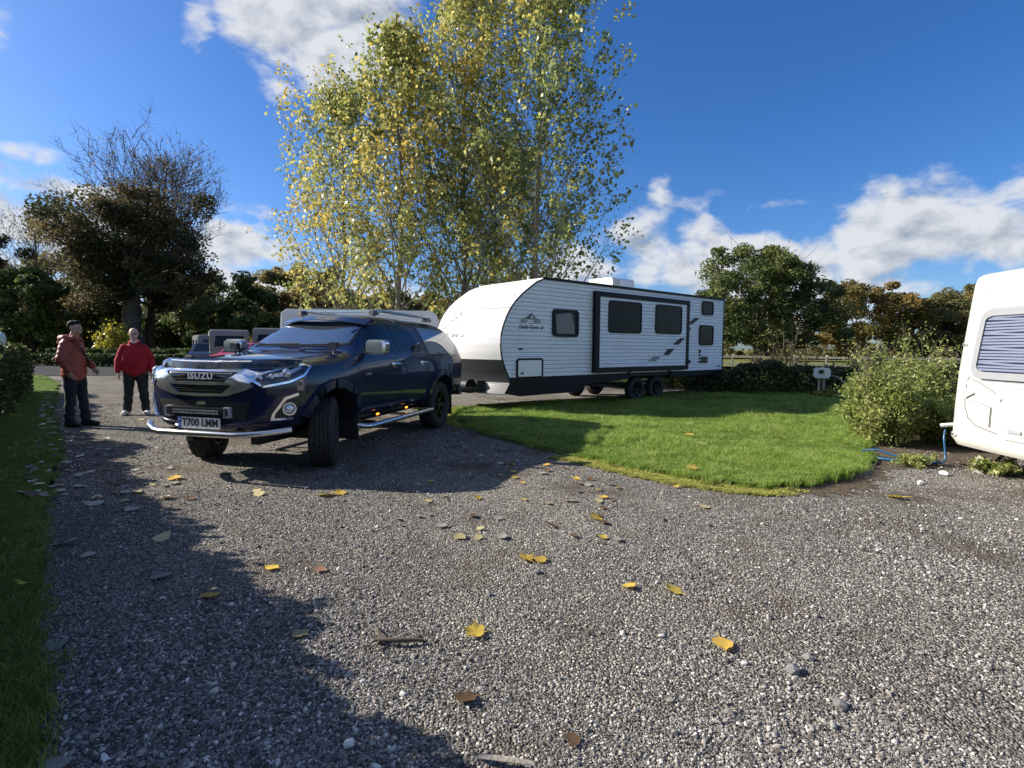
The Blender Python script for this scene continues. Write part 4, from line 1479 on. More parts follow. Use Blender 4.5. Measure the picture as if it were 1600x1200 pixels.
def CY(s):
    def f(u, v):
        a = u / CYS
        return ((1.4 + 2.2 * math.cos(a), s * 2.2 * math.sin(a), v), (-math.cos(a), -s * math.sin(a), 0))
    return f


def cyl_uv(pts):
    """(x,y,z) control points to (arc,z) for CY"""
    return [(CYS * math.atan2(y, x - 1.4), z) for x, y, z in pts]


# glass
ws = [(-.68, 1.40), (-.50, 1.378), (.50, 1.378), (.68, 1.40), (.60, 1.70), (.35, 1.735), (-.35, 1.735), (-.60, 1.70)]
patch('windscreen', [ws], FR, BV, M['glass_ws'], TRUCK, .006, .006, .08)
wo_ = patch('windscreen_seal', ring_polys(inset(ws, -.022), .03), FR, BV, M['black_trim'], TRUCK, .008, .01, .08)
for s in (1, -1):
    fw = [(.80, 1.285), (.70, 1.37), (.40, 1.60), (.24, 1.665), (-.02, 1.675), (.0, 1.29)]
    rw = [(-.10, 1.295), (-.10, 1.675), (-.50, 1.672), (-.72, 1.60), (-.88, 1.40), (-.86, 1.325)]
    cw = [(-1.10, 1.245), (-1.06, 1.665), (-2.02, 1.65), (-2.25, 1.50), (-2.30, 1.36), (-2.16, 1.25)]
    for nm, pl, tr in (('side_window', fw, .03), ('side_window', rw, .03), ('canopy_window', cw, .035)):
        patch('window_seal', [inset(pl, -tr)], SD(s), BV, M['black_gloss'], TRUCK, .004, .012, .06)
        patch(nm, [pl], SD(s), BV, M['glass_sheen' if nm == 'canopy_window' else 'glass_dark'], TRUCK, .008, .006, .06)
    patch('seam', line_polys([(1.02, .5), (1.02, 1.27)], .012) + line_polys([(.06, .5), (.06, 1.30), (-.02, 1.70)], .012) + line_polys([(-.955, .98), (-.955, 1.32), (-.90, 1.62)], .012)
          + line_polys([(1.02, .5), (-1.0, .5)], .010) + line_polys([(-1.0, .60), (-.985, 1.2), (-.985, 1.78)], .02) + line_polys([(-.99, 1.205), (-2.58, 1.205)], .012), SD(s), BV, M['ink'], TRUCK, .0025, .006, .1)
    # arches
    for x in (1.5475, -1.5475):
        outer, inner = [], []
        for k in range(25):
            a = R(-8 + 196 * k / 24)
            outer.append((x + .595 * math.cos(a), .40 + .595 * math.sin(a)))
            inner.append((x + .500 * math.cos(a), .40 + .500 * math.sin(a)))
        polys = [[outer[k], outer[k + 1], inner[k + 1], inner[k]] for k in range(24)]
        mbk = []
        patch('wheel_arch_flare', polys, SD(s), BV, M['navy_dusty'], TRUCK, .035, .06, .2)
    for key, hx in (('door_f%d' % (s > 0), .0), ('door_r%d' % (s > 0), -.90)):
        hb = BV.ray_cast(Vector((hx + .09, 2.2 * s, 1.125)), Vector((0, -s, 0)))[0]
        mb = MB()
        y0 = hb.y
        mb.tube([(hx + .20, y0 + s * .005, 1.125), (hx + .18, y0 + s * .035, 1.127), (hx + .02, y0 + s * .038, 1.127), (hx, y0 + s * .005, 1.125)], .017, 8)
        mb.lathe([(0, y0 + s * .006), (.045, y0 + s * .006), (.05, y0)], 16, 'y', (hx + .10, 0, 1.105))
        mb.build('handle', M['chrome'], DOORS[key])
    # mirror
    mb = MB()
    mb.box((.80, s * .96, 1.30), (.10, .14, .05))
    mb.build('mirror_arm', M['black_plastic'], TRUCK)
    mb = MB()
    prof = rrect(.93, 1.265, 1.20, 1.445, .05, 5)
    bmm = MB().plate([(y * s, z) for y, z in prof], .74, .84, 'x').plate([(y * s, z) for y, z in inset(prof, .022)], .84, .885, 'x')
    mir = bmm.build('mirror', M['chrome'], TRUCK, 60)
    MB().plate([(y * s, z) for y, z in inset(prof, .014)], .732, .742, 'x').build('mirror_glass', M['glass_dark'], mir)
    # step bar with two lit markers
    mb = MB()
    mb.tube([(1.0, s * .90, .40), (.97, s * 1.0, .385), (.90, s * 1.02, .38), (-.95, s * 1.02, .38), (-1.03, s * 1.0, .385), (-1.06, s * .90, .40)], .045, 12, True, .75)
    for x in (.75, -.1, -.8): mb.box((x, s * .90, .41), (.06, .26, .03))
    mb.build('step_bar', M['steel'], TRUCK, 60)
    for x in (.48, -.36):
        hb = BV.ray_cast(Vector((x, 2.2 * s, .52)), Vector((0, -s, 0)))[0]
        y0 = hb.y if hb else s * .92
        mk = MB().plate(rrect(x - .05, .452, x + .05, .492, .018), y0 - s * .03, y0 + s * .008).build('marker_lamp', M['black_plastic'], TRUCK)
        MB().plate(rrect(x - .035, .460, x + .035, .484, .011), y0 + s * .008, y0 + s * .014).build('lens', M['amber'], mk)
    # headlight
    hl = cyl_uv([(2.36, .54, 1.02), (2.32, .64, .945), (2.18, .84, .99), (2.05, .925, 1.05), (1.93, .95, 1.155), (2.0, .92, 1.18), (2.18, .80, 1.155), (2.33, .60, 1.09)])
    h_ = patch('headlight', [hl], CY(s), BV, M['lamp_dark'], TRUCK, .012, .03, .05, 60)
    patch('trim', ring_polys(hl, .020), CY(s), BV, M['chrome'], h_, .022, .02, .06, 60)
    patch('reflector', [cyl_uv([(2.20, .80, 1.055), (2.06, .915, 1.135), (2.08, .90, 1.15), (2.2, .78, 1.10), (2.3, .66, 1.06), (2.3, .66, 1.045)])], CY(s), BV, M['lamp_glass'], h_, .016, .008, .05, 60)
    for (u, z, r) in ((CYS * math.atan2(.82, .80), 1.085, .050), (CYS * math.atan2(.70, .87), 1.055, .030), (CYS * math.atan2(.62, .92), 1.04, .022)):
        o_, d_ = CY(s)(u, z)
        hp = BV.ray_cast(Vector(o_), Vector(d_))[0]
        q = MB()
        for a in range(5):
            pass
        bmx = bmesh.new()
        bmesh.ops.create_uvsphere(bmx, u_segments=14, v_segments=8, radius=r, matrix=Matrix.Translation(hp - Vector(d_) * .002))
        mx_ = bpy.data.meshes.new('projector_lens')
        bmx.to_mesh(mx_)
        bmx.free()
        smooth(mx_, 180)
        link('projector_lens', mx_, M['lamp_glass'], h_)
    # fog lamp in its chrome bracket
    fg = cyl_uv([(2.30, .70, .61), (2.30, .72, .68), (2.22, .80, .845), (2.12, .89, .885), (2.10, .90, .80), (2.13, .88, .66), (2.2, .82, .61)])
    f_ = patch('fog_lamp', [fg], CY(s), BV, M['black_plastic'], TRUCK, .008, .02, .05)
    cbr = cyl_uv([(2.30, .70, .61), (2.30, .72, .68), (2.22, .80, .845), (2.12, .89, .885)])
    cbi = cyl_uv([(2.28, .73, .635), (2.28, .74, .68), (2.205, .815, .822), (2.115, .893, .858)])
    bot = cyl_uv([(2.30, .70, .61), (2.16, .86, .61), (2.16, .86, .633), (2.28, .73, .635)])
    patch('chrome_bracket', [[cbr[i], cbr[i + 1], cbi[i + 1], cbi[i]] for i in range(3)] + [bot], CY(s), BV, M['chrome'], f_, .02, .02, .05)
    o_, d_ = CY(s)(CYS * math.atan2(.845, .80), .725)
    hp = BV.ray_cast(Vector(o_), Vector(d_))[0]
    an = math.atan2(-d_[1], -d_[0])
    mb = MB().lathe([(.0, .034), (.03, .032), (.05, .020), (.052, .0)], 18, 'x')
    me = mb.mesh('lens')
    smooth(me, 60)
    me.transform(Matrix.Translation(hp) @ Matrix.Rotation(an, 4, 'Z'))
    link('lens', me, M['lamp_glass'], f_)
    mb = MB().lathe([(.052, .0), (.056, .03), (.066, .03), (.070, .0)], 18, 'x')
    me = mb.mesh('bezel')
    me.transform(Matrix.Translation(hp) @ Matrix.Rotation(an, 4, 'Z'))
    link('bezel', me, M['chrome'], f_)
    # crease of the bumper corner and lower lip
    patch('bumper_crease', line_polys(cyl_uv([(2.33, .60, .93), (2.38, .52, .80), (2.34, .58, .62)]), .012), CY(s), BV, M['ink'], TRUCK, .003, .006, .08)
    patch('tail_light', [[(-2.50, .95), (-2.50, 1.18), (-2.60, 1.17), (-2.61, .95)]], SD(s), BV, M['red_lamp'], TRUCK, .008, .02, .05)
patch('fuel_flap', ring_polys(rrect(-1.46, .93, -1.28, 1.10, .04), .006), SD(1), BV, M['ink'], TRUCK, .003, .005, .05)
patch('badge', [rrect(.74, 1.005, .88, 1.035, .01, 2)], SD(1), BV, M['chrome'], TRUCK, .005, .006, .06)

# grille
up = [(-.42, 1.10), (.42, 1.10), (.31, 1.005), (-.31, 1.005)]
lo = [(-.38, .968), (.38, .968), (.28, .882), (-.28, .882)]
gr = patch('grille', [up, lo], FR, BV, M['black_gloss'], TRUCK, .006, .01, .06)
sl = []
for z in (1.085, 1.02, .952, .930, .910):
    w = .40 - (1.10 - z) * 1.05 if z > 1 else .36 - (.968 - z) * 1.5
    sl.append([(-w, z + .004), (w, z + .004), (w, z - .004), (-w, z - .004)])
patch('slats', sl, FR, BV, M['black_plastic'], gr, .016, .014, .2)
half = [[(0, 1.132), (.46, 1.128), (.45, 1.098), (0, 1.104)], [(.46, 1.128), (.68, 1.088), (.57, .985), (.42, .968), (.30, .998), (.45, 1.098)],
        [(0, 1.002), (.30, .998), (.42, .968), (0, .964)], [(.57, .985), (.60, .955), (.545, .925), (.33, .858), (.27, .882), (.38, .968), (.42, .968)], [(0, .880), (.27, .882), (.33, .858), (0, .850)]]
patch('grille_surround', half + [[(-y, z) for y, z in p] for p in half], FR, BV, M['chrome'], TRUCK, .022, .03, .06, 30)
bad = text_mesh('ISUZU', .092, .004, 0.0, 1.12, .0015)
bad.transform(FRONT_M)
bad.transform(Matrix.Diagonal((1, 1.12, 1, 1)))
bad.transform(Matrix.Translation((2.478, .02, 1.052)))
link('badge_lettering', bad, M['chrome_bright'], TRUCK)
# lower intake, light bar, plate
patch('lower_intake', [[(-.56, .805), (.56, .805), (.50, .62), (-.50, .62)]], FR, BV, M['black_plastic'], TRUCK, .004, .01, .08)
lb = MB().box((2.475, -.03, .695), (.05, .66, .085)).build('light_bar', M['black_trim'], TRUCK)
mb = MB()
for k in range(18):
    for z in (.682, .708): mb.box((2.502, -.03 - .27 + .54 * k / 17, z), (.006, .022, .016))
tag(mb.build('lamps', M['lamp_glass'], lb), kind='stuff')
for y in (-.39, .33):
    mb = MB().ring(rrect(y - .04, .64, y + .04, .745, .008, 2), rrect(y - .026, .654, y + .026, .731, .006, 2), 2.44, 2.49, 'x')
    mb.build('bracket', M['grey_plastic'], lb)
mb = MB().box((2.47, .02, .78), (.02, .10, .03))
mb.build('camera_housing', M['chrome'], TRUCK)
pl = MB().plate(rrect(-.26, .525, .26, .636, .008, 2), 2.485, 2.497, 'x').build('number_plate', M['plate'], TRUCK)
MB().plate([(-.258, .528), (-.215, .528), (-.215, .633), (-.258, .633)], 2.497, 2.4985, 'x').build('blue_band', M['plate_blue'], pl)
for z, ty, sz in ((.600, '*', .05), (.560, 'GB', .026)):
    me = text_mesh(ty, sz, .0006, 0, 1, .0005)
    me.transform(FRONT_M)
    me.transform(Matrix.Translation((2.4992, -.237, z)))
    link('band_lettering', me, M['white_print'], pl)
me = text_mesh('T700 LMM', .105, .001, 0, 1.0, .0028)
w_ = max(v.co.x for v in me.vertices) - min(v.co.x for v in me.vertices)
h__ = max(v.co.y for v in me.vertices) - min(v.co.y for v in me.vertices)
me.transform(Matrix.Diagonal((.445 / w_, .080 / h__, 1, 1)))
me.transform(FRONT_M)
me.transform(Matrix.Translation((2.4985, .022, .5805)))
link('plate_lettering', me, M['ink'], pl)
# bull bar, bonnet guard
mb = MB().tube([(2.24, .90, .515), (2.36, .78, .50), (2.50, .56, .485), (2.535, .45, .48), (2.535, -.45, .48), (2.50, -.56, .485), (2.36, -.78, .50), (2.24, -.90, .515)], .032, 14)
for y in (-.40, .40): mb.box((2.40, y, .49), (.24, .04, .04))
mb.build('bull_bar', M['steel'], TRUCK, 60)
pts = []
for k in range(25):
    y = -.86 + 1.72 * k / 24
    h0 = BV.ray_cast(Vector((3.6, y, 1.135 + .02 * abs(y) ** 2)), Vector((-1, 0, 0)))[0]
    h1 = BV.ray_cast(Vector((h0.x - .16, y, 3)), Vector((0, 0, -1)))[0]
    pts.append((Vector((h0.x + .045, y, 1.130 + .02 * y * y)), Vector((h0.x + .035, y, h1.z + .004)), Vector((h0.x - .035, y, h1.z + .040))))
mb = MB()
vs = []
for a, b, c in pts: vs += [a, b, c, c + Vector((-.012, 0, -.006)), b + Vector((-.014, 0, -.006)), a + Vector((-.012, 0, 0))]
fs = []
for k in range(24):
    for j in range(6):
        fs.append((k * 6 + j, k * 6 + (j + 1) % 6, (k + 1) * 6 + (j + 1) % 6, (k + 1) * 6 + j))
mb.add(vs, fs + [(0, 1, 2, 3, 4, 5), tuple(24 * 6 + j for j in range(6))])
bgd = mb.build('bonnet_guard', M['black_gloss'], TRUCK, 50)
# worn white lettering along the guard: only its end can be read
me = text_mesh('www.lnnmnuiunmnuu@gmail.com', .040, .0008, .25, .95, .0012)
xs = [v.co.x for v in me.vertices]
k_ = 1.02 / (max(xs) - min(xs))
for v in me.vertices:
    y = v.co.x * k_ - .02
    f = (y + .86) / 1.72 * 24
    i = min(23, max(0, int(f)))
    b = pts[i][1].lerp(pts[i + 1][1], f - i)
    c = pts[i][2].lerp(pts[i + 1][2], f - i)
    t = .45 + v.co.y / .075
    nrm = Vector((.5, 0, .85))
    v.co = b.lerp(c, t) + nrm * (.003 + v.co.z)
link('guard_lettering', me, M['white_print'], bgd)
# sun visor over the windscreen
mb = MB()
vs, fs = [], []
for k in range(17):
    y = -.66 + 1.32 * k / 16
    q = abs(y) / .66
    vs += [(.33 - .09 * q * q, y, 1.775 - .055 * q * q), (.53 - .14 * q * q, y, 1.715 - .06 * q * q), (.53 - .14 * q * q, y, 1.703 - .06 * q * q), (.33 - .09 * q * q, y, 1.76 - .055 * q * q)]
for k in range(16):
    for j in range(4): fs.append((k * 4 + j, k * 4 + (j + 1) % 4, (k + 1) * 4 + (j + 1) % 4, (k + 1) * 4 + j))
mb.add(vs, fs + [(0, 1, 2, 3), (67, 66, 65, 64)]).build('sun_visor', M['navy'], TRUCK, 60)
# roof rails and bars
for s in (1, -1):
    mb = MB().tube([(.02, s * .58, 1.795), (-.02, s * .59, 1.85), (-.15, s * .60, 1.865), (-1.5, s * .61, 1.85), (-1.62, s * .61, 1.835)], .026, 8, True, .8)
    rl = mb.build('roof_rail', M['steel'], TRUCK, 60)
    MB().box((.03, s * .58, 1.835), (.16, .08, .06), None, .7).build('end_cap', M['black_plastic'], rl)
    MB().box((-1.68, s * .61, 1.815), (.22, .09, .07), None, .7).build('end_cap', M['black_plastic'], rl)
for x in (-.1, -.85): MB().box((x, 0, 1.868), (.06, 1.2, .03)).build('roof_bar', M['steel'], TRUCK)
# wipers, work lamps on the bonnet corners
for y0, y1 in ((-.55, .02), (.10, .66)):
    MB().tube([(1.03, y0, 1.345), (.97, y0 + .05, 1.375), (.925, y1, 1.395)], .009, 5).build('wiper', M['black_plastic'], TRUCK)
for y in (.66, -.78):
    z0 = BV.ray_cast(Vector((1.12, y, 3)), Vector((0, 0, -1)))[0].z
    MB().tube([(1.12, y, z0 - .01), (1.12, y, z0 + .05)], .012, 6).box((1.12, y, z0 + .085), (.07, .10, .075)).build('work_lamp', M['black_plastic'], TRUCK)
# rear bumper, underside, towbar
mb = MB().box((-2.62, 0, .56), (.16, 1.72, .16)).box((-2.66, 0, .43), (.10, 1.2, .08)).tube([(-2.6, 0, .42), (-2.86, 0, .42), (-2.90, 0, .47)], .03, 8)
mb.build('rear_bumper', M['black_plastic'], TRUCK)
mb = MB().box((0, .42, .40), (4.4, .10, .14)).box((0, -.42, .40), (4.4, .10, .14)).box((1.5475, 0, .36), (.12, 1.5, .10)).box((-1.5475, 0, .39), (.14, 1.5, .14)).box((.2, 0, .36), (1.6, .5, .10))
mb.build('chassis', M['dark_metal'], TRUCK)
mf = []
for s in (1, -1):
    MB().box((-2.02, s * .78, .36), (.012, .30, .36)).build('mud_flap', M['rubber'], TRUCK)
    MB().box((1.02, s * .78, .38), (.012, .28, .32)).build('mud_flap', M['rubber'], TRUCK)
for x, s, yw in ((1.5475, 1, R(29)), (1.5475, -1, R(25)), (-1.5475, 1, 0), (-1.5475, -1, 0)):
    wheel(TRUCK, (x, s * .80, .395), .395, .27, .232, yw, s)

# ------------------------------------------------------------------ the travel trailer
TRL = thing('travel_trailer', (-.106, 12.482, 0), R(-139.898), 'long white travel trailer with ribbed sides and black edged slide out hitched to the pickup', 'caravan')
YS, YF = 1.2, -1.2            # visible side, far side
ARC = [(0.0, 2.81), (.22, 2.72), (.42, 2.59), (.62, 2.45), (.79, 2.30), (.93, 2.14), (1.04, 1.96), (1.12, 1.78), (1.165, 1.61), (1.18, 1.43), (1.165, 1.25), (1.13, 1.10), (1.06, .93), (.98, .78), (.93, .68)]


def arc_x(z):
    if z >= 2.81: return 0.0
    for (x0, z0), (x1, z1) in zip(ARC[:-1], ARC[1:]):
        if z0 >= z >= z1:
            t = (z0 - z) / (z0 - z1)
            return x0 + (x1 - x0) * t
    return ARC[-1][0]


def lap_siding(z0, z1, pitch, xa, xb, y, sgn, depth=.019):
    """lapped metal siding: each course leans out to its lower edge and breaks back in a small step"""
    mb = MB()
    n = round((z1 - z0) / pitch)
    p = (z1 - z0) / n
    for k in range(n):
        a = z0 + k * p
        prof = [(a, -.6), (a + p * .05, .2), (a + p * .16, 1.0), (a + p * .40, .80), (a + p * .47, .20), (a + p * .56, .72), (a + p * .92, .15), (a + p, -.6)]
        vs = []
        for z, d in prof:
            vs += [(xa(z), y + sgn * d * depth, z), (xb(z), y + sgn * d * depth, z)]
        mb.add(vs, [(2 * i, 2 * i + 1, 2 * i + 3, 2 * i + 2) for i in range(len(prof) - 1)])
    return mb


REAR = -7.35
for y, sg in ((YS, 1), (YF, -1)):
    mb = lap_siding(.74, 2.80, .0865, lambda z: arc_x(z), lambda z: REAR, y - sg * .01, sg)
    mb.build('ribbed_side', M['white_side'], TRL, 25)
    tr = MB().tube([(x, y + sg * .006, z) for x, z in ARC], .017, 6)
    tr.build('edge_trim', M['black_trim'], TRL, 60)
    MB().box(((REAR + .04) / 2, y + sg * .005, 2.815), (-REAR + .04, .035, .055)).box((REAR + .01, y - sg * .005, 1.76), (.035, .04, 2.06)).build('roof_gutter', M['black_trim'], TRL)
    skirt = [(.93, .735), (.93, .66), (1.0, .46), (.62, .36), (-.9, .36), (-1.3, .54), (-2.85, .60), (-2.98, .73)]
    MB().plate([(.94, .745), (.935, .61), (1.07, .43), (.66, .355), (-1.1, .37), (-1.35, .52), (-2.9, .60), (-2.98, .745)], y - sg * .03, y + sg * .004).build('skirt', M['black_trim'], TRL)
    MB().plate([(-4.75, .745), (-4.6, .60), (REAR, .60), (REAR, .745)], y - sg * .03, y + sg * .004).build('skirt', M['black_trim'], TRL)
    # wheel arch lip
    pts = [(-2.75, .62), (-2.98, .79), (-4.5, .80), (-4.75, .62)]
    MB().ring([(-2.78, .745), (-3.0, .815), (-4.5, .815), (-4.72, .745)], [(-2.82, .73), (-3.02, .79), (-4.48, .79), (-4.68, .73)], y - sg * .02, y + sg * .03).build('wheel_arch', M['black_trim'], TRL)
# front cap in three bands, bowed outwards
def cap_x(x, y):
    return x + .20 * (1 - ((y - (YS + YF) / 2) / ((YS - YF) / 2)) ** 2)


def cap_band(name, prof, m, bow=1.0, ny=14):
    mb = MB()
    vs, fs = [], []
    for x, z in prof:
        for j in range(ny + 1):
            y = YF + (YS - YF) * j / ny
            w = min(1, (2.83 - z) / .8)
            vs.append((x + (cap_x(x, y) - x) * w * bow, y, z))
    for i in range(len(prof) - 1):
        for j in range(ny):
            a = i * (ny + 1) + j
            fs.append((a, a + 1, a + ny + 2, a + ny + 1))
    mb.add(vs, fs)
    return mb.build(name, m, TRL, 60)


fine = []
for (x0, z0), (x1, z1) in zip(ARC[:-1], ARC[1:]):
    for k in range(3): fine.append((x0 + (x1 - x0) * k / 3, z0 + (z1 - z0) * k / 3))
fine.append(ARC[-1])
white = [p for p in fine if p[1] >= 1.115]
cap = cap_band('front_cap', [(-.3, 2.825)] + white + [(arc_x(1.11), 1.11)], M['white_cap'])
cap_band('stone_guard', [(arc_x(1.108) + .004, 1.108), (arc_x(1.0), 1.0), (arc_x(.85), .85), (arc_x(.70), .70), (.94, .635)], M['charcoal'])
cap_band('white_line', [(.955, .640), (.95, .618)], M['white_cap'])
cap_band('lower_panel', [(.945, .616), (1.02, .50), (1.08, .42), (1.0, .40)], M['grey_panel'], 1)
mb = MB()
for j in range(15):
    pass
# seam and little lamps on the cap
zs = 2.16
mb = MB().tube([(cap_x(arc_x(zs), YF + (YS - YF) * j / 14) + .001, YF + (YS - YF) * j / 14, zs) for j in range(15)], .005, 4)
mb.build('seam', M['grey_plastic'], cap, None)
mb = MB()
for y, z in ((-.35, 2.50), (.35, 2.50), (1.0, 2.44)):
    w_ = min(1, (2.83 - z) / .8)
    MB().box((arc_x(z) + (cap_x(0, y)) * w_, y, z), (.03, .06, .018)).build('marker_lamp', M['grey_plastic'], cap)


def mountain(cx, cz, w, h, P, mb, side=True):
    """mountain mark of the maker drawn with thin flat strokes; P maps (u,v) to a 3D point"""
    strokes = [[(-.50, -.14), (-.30, .02), (-.17, .22)], [(-.22, .02), (-.05, .42), (.03, 1.0)], [(-.16, .0), (-.02, .36), (.03, .96)], [(-.12, .0), (.0, .34), (.04, .90)],
               [(-.20, .52), (-.09, .56)], [(.04, 1.0), (.13, .48), (.16, .62), (.23, .12)], [(.17, .60), (.19, .12)], [(.22, .40), (.34, .02)], [(-.20, .0), (.10, .05), (.32, -.03), (.50, -.18)]]
    for st in strokes:
        pts = [(cx + u * w, cz + v * h) for u, v in st]
        for q in line_polys(pts, h * .10):
            vs = [P(u, v) for u, v in q]
            mb.add(vs, [(0, 1, 2, 3)])


def cap_point(u, v, lift=.004):
    w = min(1, (2.83 - v) / .8)
    return (arc_x(v) + (cap_x(0, u)) * w + lift, u, v)


CB = -.28
mb = MB()
mountain(CB + .02, 1.91, .95, .22, cap_point, mb)
mb.build('logo', M['logo_pale'], cap, None)
for txt, sz, u, v, sp, shr, bold in (('EAST', .155, CB - .35, 1.80, 1.15, 0, .003), ('WEST', .155, CB + .33, 1.80, 1.15, 0, .003), ('T\nO', .055, CB - .02, 1.805, 1, 0, 0), ('Della Terra', .15, CB - .10, 1.615, 1.0, .45, .002), ('LE', .085, CB + .42, 1.60, 1, .4, .002)):
    me = text_mesh(txt, sz, .001, shr, sp, bold)
    for q in me.vertices:
        q.co = Vector(cap_point(u + q.co.x, v + q.co.y, .004 + q.co.z))
    link('logo_lettering', me, M['logo_pale'], cap)
# roof, rear wall, far things
MB().box((REAR / 2 - .1, 0, 2.815), (-REAR + .1, 2.38, .05)).build('roof', M['white_cap'], TRL)
MB().box((REAR + .02, 0, 1.77), (.03, 2.38, 2.06)).build('rear_wall', M['white_side'], TRL)
MB().box((-3.2, 0, .70), (8.2, 2.3, .08)).build('floor', M['dark_metal'], TRL)
ac = MB().plate(rrect(-.42, 0, .42, .36, .09), -4.05, -3.15, 'x')
acb = ac.build('air_conditioner', M['white_cap'], TRL, 50)
acb.location = (.0, .0, 2.84)
mb = MB()
for k in range(7): mb.box((-4.058, 0, .10 + .03 * k), (.012, .60, .012))
for k in range(7): mb.box((-3.3, .424, .10 + .03 * k), (.26, .012, .012))
tag(mb.build('louvre', M['grey_plastic'], acb), kind='stuff')
MB().box((-1.35, .45, 2.87), (.42, .42, .09), None, .85).build('roof_vent', M['white_cap'], TRL)
MB().box((-5.9, -.2, 2.87), (.4, .4, .08), None, .85).build('roof_vent', M['white_cap'], TRL)
MB().tube([(-.35, .3, 2.83), (-.35, .3, 2.98)], .03, 8).build('vent_pipe', M['white_cap'], TRL)


def van_window(parent, x0, x1, z0, z1, y, r=.09, fr=.045, m='glass_smoked', name='window'):
    o = rrect(x0, z0, x1, z1, r)
    f = MB().ring(o, inset(o, fr), y - .01, y + .026).build(name, M['black_trim'], parent, 50)
    MB().plate(inset(o, fr - .004), y - .005, y + .014).build('pane', M[m], f, 50)
    return f


M['glass_blind'] = mat('window_with_blind', (0.17, 0.17, 0.165), 0.15, spec=0.2)
wfr = van_window(TRL, -.23, -1.04, 1.60, 2.19, YS + .012, .09, .06)
MB().plate([(-.36, 1.665), (-.32, 2.08), (-.80, 2.13), (-.88, 2.06), (-.92, 1.665)], YS + .020, YS + .0275).build('blind', M['glass_blind'], wfr)
MB().tube([(-.80, YS + .03, 2.12), (-.86, YS + .03, 2.02), (-.88, YS + .03, 1.9)], .008, 5).build('blind_cord', M['ink'], wfr)
van_window(TRL, -6.12, -6.71, 2.32, 2.71, YS + .012, .08)
van_window(TRL, -6.02, -6.75, 1.46, 2.03, YS + .012, .09)
ho = rrect(.77, .72, .03, 1.14, .07)
hh = MB().ring(ho, inset(ho, .04), YS - .01, YS + .028).build('hatch', M['black_trim'], TRL, 50)
MB().plate(inset(ho, .038), YS - .005, YS + .02).build('hatch_panel', M['white_side'], hh, 50)
# slide-out box
SB = YS + .085
so = MB().box((-3.44, YS - .1, 1.725), (3.82, .36, 1.86)).build('slide_out', M['black_trim'], TRL)
fr = MB()
for c, d in (((-1.585, SB, 1.725), (.15, .06, 1.86)), ((-5.29, SB, 1.725), (.12, .06, 1.86)), ((-3.44, SB + .001, 2.60), (3.82, .06, .115)), ((-3.44, SB + .001, .845), (3.82, .06, .11))):
    fr.box(c, d)
fr.build('frame', M['black_trim'], so)
lap_siding(.90, 2.545, .0865, lambda z: -1.655, lambda z: -5.235, SB + .004, 1, .017).build('ribbed_panel', M['white_side'], so, 25)
van_window(so, -1.96, -3.21, 1.72, 2.48, SB + .016, .10, .03)
van_window(so, -3.79, -4.97, 1.74, 2.485, SB + .016, .10, .03)
# slanted stripes, small fittings
for i, q in enumerate([[(-5.78, 2.22), (-6.01, 2.22), (-5.65, 2.04), (-5.44, 2.04)], [(-5.43, 1.92), (-5.62, 1.92), (-5.50, 1.86), (-5.39, 1.86)], [(-5.38, 1.84), (-5.50, 1.84), (-5.38, 1.74)]]):
    MB().plate(q, YS + .0, YS + .020).build('stripe_decal', M['charcoal'], TRL)
for q in ([(-4.93, 1.645), (-5.15, 1.645), (-4.86, 1.47), (-4.62, 1.47)], [(-4.40, 1.355), (-4.66, 1.355), (-4.43, 1.19), (-4.18, 1.19)]):
    MB().plate(q, SB + .012, SB + .030).build('stripe_decal', M['charcoal'], TRL)
dg_ = MB().plate([(-3.75, 1.15), (-4.06, 1.15), (-3.85, 1.03), (-3.52, 1.03)], SB + .012, SB + .030)
dg_.build('stripe_decal', M['decal_grey'], TRL)
for x, z, r in ((-6.08, 1.29, .045), (-6.08, 1.18, .03), (-6.08, 1.09, .03), (-6.08, .99, .035), (-5.56, 1.0, .05)):
    MB().lathe([(0, .0), (r, .002), (r * 1.12, -.02)], 12, 'y', (x, YS + .025, z)).build('inlet', M['black_plastic'], TRL)
MB().plate(rrect(-6.17, .95, -6.48, 1.14, .03), YS + .005, YS + .03).build('vent_cover', M['black_plastic'], TRL)
for c in ((-7.12, YS + .015, .86), (.62, YS + .015, .83), (.66, YS + .015, 1.33)):
    MB().box(c, (.08, .03, .035)).build('marker_lamp', M['black_plastic'], TRL)
lg = MB()


def side_point(u, v, lift=.024):
    return (-u, YS + lift, v)


mountain(-.40, 1.955, .50, .12, side_point, lg)
lg.build('logo', M['ink'], TRL, None)
for txt, sz, u, v, sp, shr, bold in (('EAST', .074, -.58, 1.895, 1.2, 0, .0015), ('WEST', .074, -.21, 1.895, 1.2, 0, .0015), ('T\nO', .026, -.395, 1.90, 1, 0, 0), ('Della Terra', .115, -.46, 1.78, 1, .45, .001), ('LE', .075, -.08, 1.775, 1, .4, .003)):
    me = text_mesh(txt, sz, .001, shr, sp, bold)
    me.transform(SIDE_M)
    me.transform(Matrix.Translation((-u, YS + .024, v)))
    link('logo_lettering', me, M['ink'], TRL)
